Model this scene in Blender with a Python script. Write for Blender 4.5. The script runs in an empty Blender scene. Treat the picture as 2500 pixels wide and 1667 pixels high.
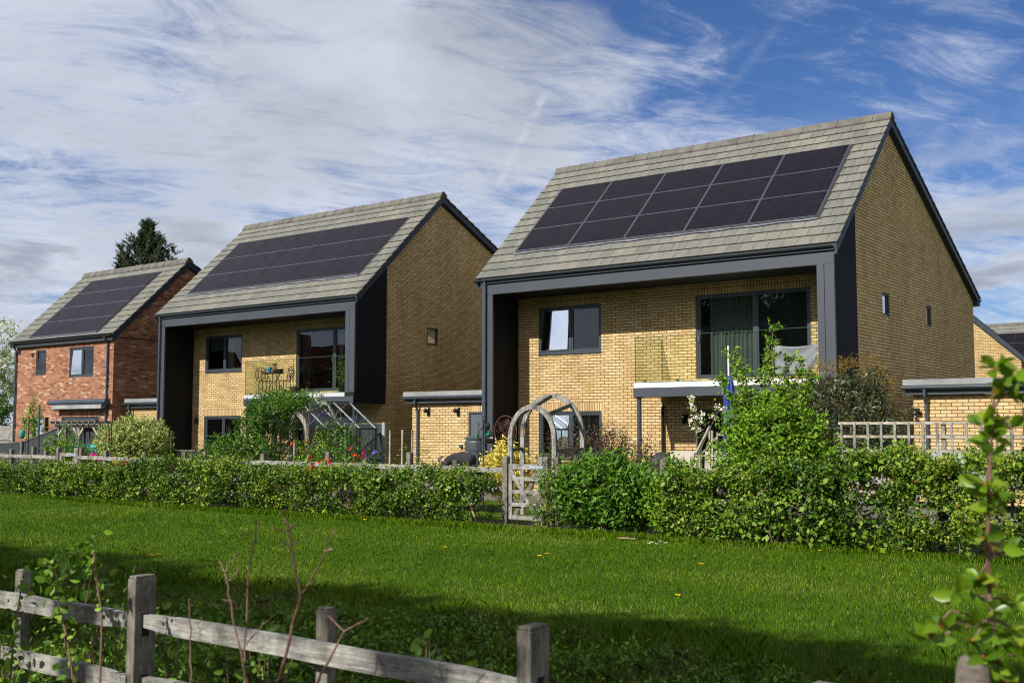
import bpy, bmesh, math, random
import numpy as np
from mathutils import Vector, Matrix, noise
from math import sin, cos, pi, radians, sqrt, atan2
random.seed(7); rng = np.random.default_rng(11)
S = bpy.context.scene
COL = S.collection

# ------------------------------------------------------------------ helpers
def tag(o, label=None, cat=None, group=None, kind=None):
    if label: o['label'] = label
    if cat: o['category'] = cat
    if group: o['group'] = group
    if kind: o['kind'] = kind
    return o

def thing(name, loc, label, cat, group=None, rz=0):
    o = bpy.data.objects.new(name, None); COL.objects.link(o)
    o.empty_display_size = .2
    o.location = loc; o.rotation_euler = (0, 0, rz)
    return tag(o, label, cat, group)

def origin(o):
    v = Vector((0, 0, 0))
    while o is not None:
        v += o.location; o = o.parent
    return v

def copy_tree(o, parent=None):
    c = o.copy(); COL.objects.link(c); c.parent = parent
    for ch in list(o.children): copy_tree(ch, c)
    return c

class MB:
    def __init__(s): s.v = []; s.f = []; s.m = []; s.uv = {}; s.cur = 0
    def face(s, idx, uv=None):
        if uv: s.uv[len(s.f)] = uv
        s.f.append(tuple(idx)); s.m.append(s.cur)
    def poly(s, pts, uv=None):
        n = len(s.v); s.v += [tuple(p) for p in pts]; s.face(range(n, n + len(pts)), uv)
    def hexa(s, p):   # 8 pts: bottom 4 ccw, top 4 ccw
        n = len(s.v); s.v += [tuple(q) for q in p]
        for q in ((3, 2, 1, 0), (4, 5, 6, 7), (0, 1, 5, 4), (1, 2, 6, 5), (2, 3, 7, 6), (3, 0, 4, 7)):
            s.face([n + i for i in q])
    def box(s, x0, x1, y0, y1, z0, z1):
        s.hexa([(x0, y0, z0), (x1, y0, z0), (x1, y1, z0), (x0, y1, z0), (x0, y0, z1), (x1, y0, z1), (x1, y1, z1), (x0, y1, z1)])
    def beam(s, p0, p1, w, h, up=(0, 0, 1), j=0):
        p0 = Vector(p0); p1 = Vector(p1); d = (p1 - p0).normalized(); u = Vector(up)
        if abs(d.dot(u)) > .98: u = Vector((0, 1, 0))
        a = d.cross(u).normalized(); b = a.cross(d).normalized()
        P = []
        for q in (p0, p1):
            jj = [random.uniform(-j, j) for _ in range(4)]
            P.append([q - a * (w / 2 + jj[0]) - b * h / 2, q + a * (w / 2 + jj[1]) - b * h / 2, q + a * (w / 2) + b * (h / 2 + jj[2]), q - a * w / 2 + b * (h / 2 + jj[3])])
        A, B = P
        n = len(s.v); s.v += [tuple(q) for q in A + B]
        for q in ((0, 1, 2, 3), (7, 6, 5, 4), (4, 5, 1, 0), (5, 6, 2, 1), (6, 7, 3, 2), (7, 4, 0, 3)):
            s.face([n + i for i in q])
    def tube(s, pts, r, n=6, cap=True, flat=1.0):
        pts = [Vector(p) for p in pts]; k = len(pts)
        if not hasattr(r, '__len__'): r = [r] * k
        base = len(s.v); prev = None
        for i, p in enumerate(pts):
            d = (pts[min(i + 1, k - 1)] - pts[max(i - 1, 0)])
            if d.length < 1e-9: d = Vector((0, 0, 1))
            d.normalize()
            if prev is None:
                a = d.orthogonal().normalized()
            else:
                a = (prev - d * prev.dot(d)); a = a.normalized() if a.length > 1e-6 else d.orthogonal().normalized()
            prev = a; b = d.cross(a)
            for q in range(n):
                t = 2 * pi * q / n
                s.v.append(tuple(p + a * cos(t) * r[i] + b * sin(t) * r[i] * flat))
        for i in range(k - 1):
            for q in range(n):
                a0 = base + i * n + q; a1 = base + i * n + (q + 1) % n
                s.face((a0, a1, a1 + n, a0 + n))
        if cap:
            s.face([base + q for q in range(n)][::-1]); s.face([base + (k - 1) * n + q for q in range(n)])
    def cyl(s, p0, p1, r0, r1=None, n=12): s.tube([p0, p1], [r0, r0 if r1 is None else r1], n)
    def lathe(s, prof, c=(0, 0, 0), n=16):   # prof list of (r,z)
        base = len(s.v)
        for r, z in prof:
            for q in range(n):
                t = 2 * pi * q / n; s.v.append((c[0] + r * cos(t), c[1] + r * sin(t), c[2] + z))
        for i in range(len(prof) - 1):
            for q in range(n):
                a0 = base + i * n + q; a1 = base + i * n + (q + 1) % n
                s.face((a0, a1, a1 + n, a0 + n))
        s.face([base + q for q in range(n)][::-1]); s.face([base + (len(prof) - 1) * n + q for q in range(n)])
    def ball(s, c, r, n=10, m=7):
        if not hasattr(r, '__len__'): r = (r, r, r)
        base = len(s.v)
        for i in range(m + 1):
            ph = pi * i / m
            for q in range(n):
                t = 2 * pi * q / n
                s.v.append((c[0] + r[0] * sin(ph) * cos(t), c[1] + r[1] * sin(ph) * sin(t), c[2] - r[2] * cos(ph)))
        for i in range(m):
            for q in range(n):
                a0 = base + i * n + q; a1 = base + i * n + (q + 1) % n
                s.face((a0, a1, a1 + n, a0 + n))
    def prism(s, pts, axis, a0, a1):  # polygon in the plane normal to axis, extruded from a0 to a1
        n = len(pts); b = len(s.v)
        for a in (a0, a1):
            for (p, q) in pts:
                s.v.append((a, p, q) if axis == 'x' else (p, a, q) if axis == 'y' else (p, q, a))
        s.face([b + i for i in range(n)][::-1]); s.face([b + n + i for i in range(n)])
        for i in range(n):
            j = (i + 1) % n; s.face((b + i, b + j, b + n + j, b + n + i))
    def build(s, name, mats, parent=None, smooth=False, local=False, bevel=0, fix=True):
        if not isinstance(mats, (list, tuple)): mats = [mats]
        me = bpy.data.meshes.new(name)
        off = Vector((0, 0, 0)) if (local or parent is None) else origin(parent)
        V = [(x - off.x, y - off.y, z - off.z) for x, y, z in s.v]
        me.from_pydata(V, [], s.f)
        for m in mats: me.materials.append(m)
        me.polygons.foreach_set('material_index', s.m)
        if s.uv:
            uvl = me.uv_layers.new(name='UVMap')
            for fi, uv in s.uv.items():
                for li, t in zip(me.polygons[fi].loop_indices, uv): uvl.data[li].uv = t
        if fix:
            bm = bmesh.new(); bm.from_mesh(me)
            bmesh.ops.recalc_face_normals(bm, faces=bm.faces)
            bm.to_mesh(me); bm.free()
        if smooth: me.polygons.foreach_set('use_smooth', [True] * len(me.polygons))
        me.update()
        o = bpy.data.objects.new(name, me); COL.objects.link(o)
        if parent is not None: o.parent = parent
        if bevel:
            b = o.modifiers.new('b', 'BEVEL'); b.width = bevel; b.segments = 2; b.limit_method = 'ANGLE'
        return o

# ------------------------------------------------------------------ leaves / blades
def np_mesh(name, V, F, k, mats, parent=None, tint=None, smooth=False):
    """V (n,3), F (m,k) with constant k"""
    me = bpy.data.meshes.new(name)
    off = np.array(origin(parent)) if parent is not None else np.zeros(3)
    V = (V - off).astype(np.float32)
    me.vertices.add(len(V)); me.vertices.foreach_set('co', V.ravel())
    me.loops.add(F.size); me.loops.foreach_set('vertex_index', F.astype(np.int32).ravel())
    me.polygons.add(len(F))
    me.polygons.foreach_set('loop_start', np.arange(0, F.size, k, dtype=np.int32))
    if not isinstance(mats, (list, tuple)): mats = [mats]
    for m in mats: me.materials.append(m)
    if tint is not None:
        a = me.attributes.new('tint', 'FLOAT', 'POINT'); a.data.foreach_set('value', tint.astype(np.float32))
    me.update(calc_edges=True); me.validate()
    if smooth: me.polygons.foreach_set('use_smooth', [True] * len(me.polygons))
    o = bpy.data.objects.new(name, me); COL.objects.link(o)
    if parent is not None: o.parent = parent
    return o

def unit(a): return a / (np.linalg.norm(a, axis=1, keepdims=True) + 1e-9)

def leaves(name, C, L, mat, parent=None, aspect=.55, out=None, droop=0., tint=None, fold=.25, fine=False, outw=.7, up=.35):
    C = np.asarray(C, float); N = len(C)
    if not hasattr(L, '__len__'): L = L * rng.uniform(.65, 1.25, N)
    d = rng.normal(size=(N, 3)); d[:, 2] -= droop
    if out is not None: d += out * outw
    d = unit(d)
    nn = rng.normal(size=(N, 3)) * .8; nn[:, 2] += up; nn[:, 1] -= .35
    if out is not None: nn += out * .8
    n = unit(nn - d * np.sum(nn * d, 1, keepdims=True))
    s = np.cross(d, n); L = L[:, None]; w = L * aspect * .5
    f = n * L * fold * .35
    if tint is None: tint = rng.uniform(0, 1, N)
    if not fine:
        V = np.stack([C, C + d * L * .45 + s * w + f, C + d * L, C + d * L * .45 - s * w + f], 1).reshape(-1, 3)
        F = np.arange(4 * N).reshape(N, 4); T = np.repeat(tint, 4)
        return np_mesh(name, V, F, 4, mat, parent, T)
    k = -n * L * .12
    V = np.stack([C, C + d * L * .22 + s * w * .75 + f * .6, C + d * L * .55 + s * w + f + k * .5, C + d * L * .82 + s * w * .6 + f * .6 + k,
                  C + d * L + k * 1.6, C + d * L * .82 - s * w * .6 + f * .6 + k, C + d * L * .55 - s * w + f + k * .5, C + d * L * .22 - s * w * .75 + f * .6,
                  C + d * L * .5 + k * .5], 1).reshape(-1, 3)
    b = np.arange(N)[:, None] * 9
    F = np.concatenate([b + np.array([[0, 1, 2, 8]]), b + np.array([[2, 3, 4, 8]]), b + np.array([[4, 5, 6, 8]]), b + np.array([[6, 7, 0, 8]])])
    return np_mesh(name, V, F, 4, mat, parent, np.repeat(tint, 9), smooth=True)

def clump_noise(P, sc, seed=0.):
    return np.array([noise.noise(Vector((p[0] * sc + seed, p[1] * sc, p[2] * sc))) for p in P])

def grow(mb, p, d, length, r, depth, tips, spread=.6, up=.25, segs=4, kids=3, n=5, wig=.18):
    pts = [Vector(p)]; rr = [r]; d = Vector(d).normalized()
    for i in range(segs):
        d = (d + Vector((random.gauss(0, wig), random.gauss(0, wig), random.gauss(0, wig) + up * .3))).normalized()
        pts.append(pts[-1] + d * length / segs); rr.append(r * (1 - .6 * (i + 1) / segs))
    mb.tube(pts, rr, n, cap=False)
    tips += [(q, depth) for q in pts[1:]]
    if depth <= 0: return
    for k in range(kids):
        i = random.randint(max(1, segs // 2), segs)
        dd = (d + Vector((random.gauss(0, spread), random.gauss(0, spread), random.gauss(0, spread * .6) + up))).normalized()
        grow(mb, pts[i], dd, length * random.uniform(.5, .8), rr[i] * .75, depth - 1, tips, spread, up, segs, kids, n, wig)

# ------------------------------------------------------------------ materials
def newmat(name):
    m = bpy.data.materials.new(name); m.use_nodes = True
    nt = m.node_tree; nt.nodes.clear()
    out = nt.nodes.new('ShaderNodeOutputMaterial'); b = nt.nodes.new('ShaderNodeBsdfPrincipled')
    nt.links.new(b.outputs[0], out.inputs[0])
    return m, nt, b, out
def N(nt, t, **kw):
    n = nt.nodes.new(t)
    for k, v in kw.items():
        if k.startswith('i_'):
            key = k[2:]; key = int(key) if key.isdigit() else key.replace('_', ' ')
            n.inputs[key].default_value = v
        else: setattr(n, k, v)
    return n
def ramp(nt, src, stops, interp='LINEAR'):
    r = nt.nodes.new('ShaderNodeValToRGB'); cr = r.color_ramp; cr.interpolation = interp
    while len(cr.elements) > 2: cr.elements.remove(cr.elements[-1])
    for i, (p, c) in enumerate(stops):
        e = cr.elements[i] if i < 2 else cr.elements.new(p)
        e.position = p; e.color = (c[0], c[1], c[2], 1) if hasattr(c, '__len__') else (c, c, c, 1)
    nt.links.new(src, r.inputs[0]); return r.outputs[0]
def mixc(nt, f, a, b, mode='MIX'):
    m = nt.nodes.new('ShaderNodeMix'); m.data_type = 'RGBA'; m.blend_type = mode
    for i, x in ((0, f), (6, a), (7, b)):
        if hasattr(x, 'is_output'): nt.links.new(x, m.inputs[i])
        elif hasattr(x, '__len__'): m.inputs[i].default_value = (x[0], x[1], x[2], 1)
        else: m.inputs[i].default_value = x
    return m.outputs[2]
def bump(nt, b, h, strength=.4, dist=.01):
    k = N(nt, 'ShaderNodeBump', i_Strength=strength, i_Distance=dist)
    nt.links.new(h, k.inputs['Height']); nt.links.new(k.outputs[0], b.inputs['Normal'])
def objco(nt, scale=(1, 1, 1), which='Object'):
    t = N(nt, 'ShaderNodeTexCoord'); m = N(nt, 'ShaderNodeMapping'); m.inputs['Scale'].default_value = scale
    nt.links.new(t.outputs[which], m.inputs[0]); return m.outputs[0]
def noisef(nt, vec, scale, detail=4, rough=.55):
    n = N(nt, 'ShaderNodeTexNoise', i_Scale=scale, i_Detail=detail, i_Roughness=rough); nt.links.new(vec, n.inputs['Vector']); return n.outputs[0]

def plain(name, c, rough=.5, metal=0., var=.15, vs=3., bs=0., spec=.5, scale=(1, 1, 1)):
    m, nt, b, o = newmat(name)
    v = objco(nt, scale); f = noisef(nt, v, vs, 5)
    lo = [x * (1 - var) for x in c]; hi = [min(1, x * (1 + var)) for x in c]
    nt.links.new(ramp(nt, f, [(.3, lo), (.7, hi)]), b.inputs['Base Color'])
    b.inputs['Roughness'].default_value = rough; b.inputs['Metallic'].default_value = metal
    b.inputs['Specular IOR Level'].default_value = spec
    if bs: bump(nt, b, noisef(nt, v, vs * 12, 3), bs, .003)
    return m

def brickmat(name, tones, mortar, soldier=False, stain=.35, bw=.225, bh=.075):
    m, nt, b, o = newmat(name)
    tc = N(nt, 'ShaderNodeTexCoord'); sp = N(nt, 'ShaderNodeSeparateXYZ'); nt.links.new(tc.outputs['Object'], sp.inputs[0])
    sn = N(nt, 'ShaderNodeSeparateXYZ'); nt.links.new(tc.outputs['Normal'], sn.inputs[0])
    ab = N(nt, 'ShaderNodeMath', operation='ABSOLUTE'); nt.links.new(sn.outputs[0], ab.inputs[0])
    gt = N(nt, 'ShaderNodeMath', operation='GREATER_THAN'); nt.links.new(ab.outputs[0], gt.inputs[0]); gt.inputs[1].default_value = .6
    mx = N(nt, 'ShaderNodeMix'); mx.data_type = 'FLOAT'
    nt.links.new(gt.outputs[0], mx.inputs[0]); nt.links.new(sp.outputs[0], mx.inputs[2]); nt.links.new(sp.outputs[1], mx.inputs[3])
    cb = N(nt, 'ShaderNodeCombineXYZ')
    if soldier: nt.links.new(sp.outputs[2], cb.inputs[0]); nt.links.new(mx.outputs[0], cb.inputs[1])
    else: nt.links.new(mx.outputs[0], cb.inputs[0]); nt.links.new(sp.outputs[2], cb.inputs[1])
    br = N(nt, 'ShaderNodeTexBrick', i_Scale=1., i_Mortar_Size=.0075, i_Mortar_Smooth=.15, i_Bias=0., i_Brick_Width=(5. if soldier else bw), i_Row_Height=bh)
    br.offset = 0. if soldier else .5
    br.inputs['Color1'].default_value = (0, 0, 0, 1); br.inputs['Color2'].default_value = (1, 1, 1, 1); br.inputs['Mortar'].default_value = (.5, .5, .5, 1)
    nt.links.new(cb.outputs[0], br.inputs['Vector'])
    tone = ramp(nt, br.outputs['Color'], tones)
    fine = ramp(nt, noisef(nt, tc.outputs['Object'], 45, 4, .7), [(.25, .86), (.75, 1.1)])
    tone = mixc(nt, 1., tone, fine, 'MULTIPLY')
    mpz = N(nt, 'ShaderNodeMapping'); mpz.inputs['Scale'].default_value = (1.6, 1.6, .45); nt.links.new(tc.outputs['Object'], mpz.inputs[0]); big = ramp(nt, noisef(nt, mpz.outputs[0], .8, 7, .65), [(.3, (1 - stain, 1 - stain * 1.05, 1 - stain * 1.1)), (.62, (1.05, 1.05, 1.05))])
    tone = mixc(nt, 1., tone, big, 'MULTIPLY')
    mc = mixc(nt, ramp(nt, noisef(nt, tc.outputs['Object'], 6, 3), [(.3, 0), (.7, 1)]), mortar, [x * .75 for x in mortar])
    nt.links.new(mixc(nt, br.outputs['Fac'], tone, mc), b.inputs['Base Color'])
    b.inputs['Roughness'].default_value = .9; b.inputs['Specular IOR Level'].default_value = .2
    inv = N(nt, 'ShaderNodeMath', operation='SUBTRACT'); inv.inputs[0].default_value = 1.; nt.links.new(br.outputs['Fac'], inv.inputs[1])
    ad = N(nt, 'ShaderNodeMath', operation='MULTIPLY_ADD'); nt.links.new(noisef(nt, tc.outputs['Object'], 60, 3), ad.inputs[0]); ad.inputs[1].default_value = .35; nt.links.new(inv.outputs[0], ad.inputs[2])
    bump(nt, b, ad.outputs[0], .8, .008)
    return m

BUFF = [(0., (.43, .288, .128)), (.3, (.485, .338, .158)), (.7, (.525, .376, .183)), (.93, (.56, .42, .235)), (1., (.44, .30, .152))]
M = {}
M['buff'] = brickmat('buff_brick', BUFF, (.070, .042, .018), stain=.20)
M['buff_soldier'] = brickmat('buff_soldier', BUFF, (.075, .045, .018), soldier=True)
RED = [(0., (.20, .085, .055)), (.25, (.33, .145, .085)), (.6, (.40, .185, .11)), (.86, (.43, .215, .135)), (.93, (.50, .33, .23)), (1., (.56, .40, .29))]
M['red'] = brickmat('red_brick', [(p, tuple(c * .85 for c in t)) for p, t in RED], (.13, .08, .055), stain=.2)
M['red_soldier'] = brickmat('red_soldier', RED[:4] + [(1., (.46, .20, .12))], (.2, .12, .08), soldier=True)
M['anth'] = plain('anthracite_aluminium', (.039, .046, .058), .45, 0., .10, 1.2)
M['anth_dark'] = plain('anthracite_cladding', (.008, .0085, .010), .7, 0., .15, 1.5, 0, .15)
M['fascia'] = plain('fascia_board', (.030, .036, .045), .5, 0., .1, 2)
M['gutter'] = plain('gutter_plastic', (.022, .030, .040), .35, 0., .1, 2)
M['pipe'] = plain('rain_pipe', (.055, .075, .10), .35, .3, .1, 2)
M['barge'] = plain('barge_board', (.012, .020, .032), .5, 0., .15, 2)
M['soffit'] = plain('soffit', (.03, .03, .03), .8)
M['winframe'] = plain('window_frame', (.032, .042, .052), .4, 0., .08, 3)
M['white'] = plain('white_render', (.80, .79, .75), .6, 0., .04, 2)
M['slabwhite'] = plain('slab_edge', (.78, .76, .70), .5, 0., .05, 2)
M['slabgrey'] = plain('slab_edge_grey', (.40, .41, .41), .5, 0., .05, 2)
M['felt'] = plain('flat_roof_felt', (.20, .205, .205), .8, 0., .35, 1.5)
M['grp_door'] = plain('grey_door', (.075, .090, .105), .35, 0., .08, 2)
M['butt'] = plain('water_butt_plastic', (.045, .055, .062), .45, 0., .12, 2)
M['concrete'] = plain('patio_paving', (.085, .078, .062), .9, 0., .25, 1.2, .3)
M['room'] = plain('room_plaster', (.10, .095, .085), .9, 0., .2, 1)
M['dark'] = plain('black_metal', (.012, .012, .013), .4, .4, .1, 3)
M['alu'] = plain('aluminium_bar', (.23, .24, .26), .35, .8, .05, 3)
M['alugreen'] = plain('greenhouse_frame', (.05, .065, .07), .4, .2, .1, 3)
M['lead'] = plain('lead_flashing', (.20, .21, .24), .4, .5, .25, 6)
M['curtain'] = plain('curtain_cloth', (.50, .54, .50), .9, 0., .08, 2)
M['curtain_grey'] = plain('curtain_grey', (.13, .15, .145), .9, 0., .08, 2)
M['sheet'] = plain('grey_sheet', (.15, .162, .17), .9, 0., .12, 3)
M['cream'] = plain('cream_throw', (.30, .27, .215), .9, 0., .08, 5)
M['blackcover'] = plain('black_cover', (.018, .018, .020), .55, 0., .2, 4)
M['blue'] = plain('blue_canvas', (.01, .035, .20), .8, 0., .12, 5)
M['rust'] = plain('rusty_iron', (.09, .040, .02), .85, .2, .45, 12)
M['darkfence'] = plain('dark_stained_boards', (.022, .026, .030), .8, 0., .3, 2, .3, scale=(6, 6, .5))
M['terracotta'] = plain('terracotta', (.45, .16, .06), .8)
M['teal'] = plain('teal_plastic', (.03, .22, .20), .4)
M['sky_glaze'] = plain('light_blue_glaze', (.10, .38, .62), .3)
M['green_plastic'] = plain('green_plastic', (.01, .16, .09), .4)
M['seed'] = plain('bird_seed', (.20, .10, .055), .9, 0., .5, 60)
M['greynet'] = plain('green_netting', (.02, .14, .08), .8, 0., .4, 8)
M['galv'] = plain('galvanised_steel', (.55, .62, .70), .35, .6, .12, 6)
M['white_plastic'] = plain('white_plastic', (.7, .7, .72), .4)
M['tarp'] = plain('grey_cover_sheet', (.15, .17, .20), .6, 0., .15, 3)
M['skin'] = plain('skin', (.55, .30, .22), .55, 0., .08, 10)
M['hair'] = plain('short_brown_hair', (.06, .035, .025), .7, 0., .4, 60)
M['shirt'] = plain('black_tshirt', (.014, .013, .015), .9, 0., .2, 8)
M['jeans'] = plain('blue_jeans', (.012, .025, .075), .9, 0., .25, 20)
M['soil'] = plain('bark_mulch', (.055, .035, .022), 1., 0., .5, 9, .8)
M['stone'] = plain('weathered_log', (.13, .112, .088), .95, 0., .35, 30, 1., scale=(1, 1, 3))

def glassmat(name, tint=(.82, .86, .84), boost=1.75, rough=.0):
    m = bpy.data.materials.new(name); m.use_nodes = True; nt = m.node_tree; nt.nodes.clear()
    o = N(nt, 'ShaderNodeOutputMaterial'); tr = N(nt, 'ShaderNodeBsdfTransparent'); tr.inputs[0].default_value = (*tint, 1)
    gl = N(nt, 'ShaderNodeBsdfGlossy'); gl.inputs['Roughness'].default_value = rough; gl.inputs[0].default_value = (.95, .97, 1, 1)
    fr = N(nt, 'ShaderNodeFresnel', i_IOR=boost); mx = N(nt, 'ShaderNodeMixShader')
    k = N(nt, 'ShaderNodeBump', i_Strength=.04, i_Distance=.05); nt.links.new(noisef(nt, objco(nt), 1.3, 1), k.inputs['Height'])
    nt.links.new(k.outputs[0], gl.inputs['Normal'])
    nt.links.new(fr.outputs[0], mx.inputs[0]); nt.links.new(tr.outputs[0], mx.inputs[1]); nt.links.new(gl.outputs[0], mx.inputs[2]); nt.links.new(mx.outputs[0], o.inputs[0])
    return m
M['glass'] = glassmat('window_glass', (.60, .64, .63), 1.85)
M['railglass'] = glassmat('green_tinted_glass', (.84, .89, .76), 1.25)
M['glassedge'] = plain('glass_edge', (.05, .10, .06), .3)
M['clearglass'] = glassmat('greenhouse_glass', (.86, .90, .89), 1.4)

# weathered wood; axis = grain direction
def woodmat(name, axis, c0, c1, c2, streak=1.):
    m, nt, b, o = newmat(name)
    sc = {'x': (.8, 14, 14), 'y': (14, .8, 14), 'z': (14, 14, .8)}[axis]
    v = objco(nt, sc); f = noisef(nt, v, 4, 8, .75)
    col = ramp(nt, f, [(.28, c0), (.5, c1), (.74, c2)])
    blot = ramp(nt, noisef(nt, objco(nt, (1, 1, 1)), 7, 6, .75), [(.42, 0), (.62, 1)])
    col = mixc(nt, blot, col, mixc(nt, .55, col, (c2[0] * 1.15, c2[1] * 1.15, c2[2] * 1.08)))
    dk = ramp(nt, noisef(nt, objco(nt), 3.3, 5, .6), [(.33, .45), (.5, 1.)])
    fl = ramp(nt, noisef(nt, objco(nt, sc), 9, 3, .8), [(.56, (1, 1, 1)), (.66, (1.7, 1.68, 1.6))]); col = mixc(nt, 1., col, fl, 'MULTIPLY')
    col = mixc(nt, 1., col, dk, 'MULTIPLY')
    nt.links.new(col, b.inputs['Base Color']); b.inputs['Roughness'].default_value = .9; b.inputs['Specular IOR Level'].default_value = .2
    bump(nt, b, f, .8, .006)
    return m
WC = ((.042, .039, .035), (.145, .139, .128), (.33, .323, .305))
for a in 'xyz': M['wood_' + a] = woodmat('weathered_wood_' + a, a, *WC)
WD = ((.028, .025, .021), (.095, .086, .072), (.20, .187, .16))
for a in 'xyz': M['wood2_' + a] = woodmat('fence_wood_' + a, a, *WD)
M['trellis'] = woodmat('trellis_batten', 'x', (.12, .10, .075), (.26, .23, .18), (.42, .38, .32))
M['bark'] = woodmat('bark', 'z', (.05, .04, .03), (.12, .095, .07), (.22, .18, .14))
M['palebark'] = woodmat('pale_stem', 'z', (.07, .05, .03), (.19, .14, .085), (.36, .28, .19))
M['redstem'] = woodmat('red_brown_stem', 'z', (.05, .026, .020), (.125, .062, .048), (.22, .145, .115))

def leafmat(name, stops, trans=.25, rough=.5, spec=.25, patch=None):
    m, nt, b, o = newmat(name)
    a = N(nt, 'ShaderNodeAttribute', attribute_name='tint')
    col = ramp(nt, a.outputs['Fac'], stops)
    if patch:
        pf = ramp(nt, noisef(nt, objco(nt), patch[0], 3), [(.4, 0), (.6, 1)])
        col = mixc(nt, pf, col, mixc(nt, 1., col, patch[1], 'MULTIPLY'))
    nt.links.new(col, b.inputs['Base Color']); b.inputs['Roughness'].default_value = rough; b.inputs['Specular IOR Level'].default_value = spec
    t = N(nt, 'ShaderNodeBsdfTranslucent'); mx = N(nt, 'ShaderNodeMixShader', i_0=trans)
    nt.links.new(mixc(nt, 1., col, (1.3, 1.35, .5), 'MULTIPLY'), t.inputs[0])
    nt.links.new(b.outputs[0], mx.inputs[1]); nt.links.new(t.outputs[0], mx.inputs[2]); nt.links.new(mx.outputs[0], o.inputs[0])
    return m
M['lf_hedge'] = leafmat('hedge_leaf', [(0., (.014, .042, .004)), (.45, (.045, .110, .009)), (.82, (.12, .205, .015)), (.95, (.19, .25, .03)), (1., (.13, .08, .02))], .12, patch=(.7, (1.25, 1.1, .8)))
M['lf_lime'] = leafmat('lime_leaf', [(0., (.038, .095, .005)), (.5, (.10, .205, .010)), (1., (.20, .32, .02))], .16)
M['lf_green'] = leafmat('green_leaf', [(0., (.020, .060, .007)), (.5, (.048, .12, .012)), (1., (.11, .20, .02))], .25)
M['lf_elder'] = leafmat('elder_leaf', [(0., (.022, .068, .006)), (.5, (.055, .14, .010)), (1., (.11, .21, .02))], .1, .55, .18)
M['lf_dark'] = leafmat('evergreen_leaf', [(0., (.014, .026, .012)), (.5, (.042, .056, .020)), (.8, (.078, .092, .036)), (1., (.12, .13, .065))], .1, .4, .4)
M['lf_tip'] = leafmat('yellow_brown_tip', [(0., (.12, .09, .015)), (.5, (.20, .15, .02)), (1., (.17, .08, .02))], .2)
M['lf_red'] = leafmat('dark_red_leaf', [(0., (.04, .012, .012)), (.4, (.08, .025, .02)), (.7, (.05, .06, .02)), (.9, (.11, .10, .05)), (1., (.16, .16, .10))], .15)
M['lf_yellow'] = leafmat('golden_leaf', [(0., (.45, .36, .03)), (.6, (.70, .58, .10)), (.85, (.80, .70, .30)), (1., (.20, .24, .04))], .2)
M['lf_pine'] = leafmat('pine_needle', [(0., (.012, .028, .012)), (.5, (.028, .055, .022)), (1., (.06, .09, .035))], .05, .6)
M['lf_blossom'] = leafmat('blossom', [(0., (.10, .14, .05)), (.35, (.22, .25, .12)), (.6, (.55, .55, .46)), (1., (.75, .74, .68))], .3)
M['lf_var'] = leafmat('variegated_leaf', [(0., (.07, .12, .02)), (.4, (.18, .24, .05)), (.75, (.36, .40, .13)), (1., (.50, .50, .24))], .25)
M['lf_near'] = leafmat('plum_leaf', [(0., (.055, .125, .006)), (.5, (.15, .26, .012)), (.78, (.22, .28, .02)), (.88, (.17, .10, .02)), (1., (.14, .05, .02))], .42, .35, .5)
M['lf_weed'] = leafmat('weed_leaf', [(0., (.04, .10, .010)), (.6, (.10, .21, .018)), (1., (.19, .29, .04))], .3)
M['petal_red'] = leafmat('red_petal', [(0., (.55, .01, .01)), (1., (.80, .05, .02))], .2)
M['petal_white'] = leafmat('white_petal', [(0., (.75, .62, .66)), (1., (.85, .82, .80))], .3)
M['petal_yellow'] = leafmat('yellow_petal', [(0., (.75, .45, .01)), (1., (.85, .62, .03))], .2)
M['petal_pink'] = leafmat('pink_petal', [(0., (.55, .02, .16)), (1., (.45, .02, .30))], .2)
M['petal_mauve'] = leafmat('mauve_petal', [(0., (.10, .05, .35)), (1., (.25, .18, .5))], .2)

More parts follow.
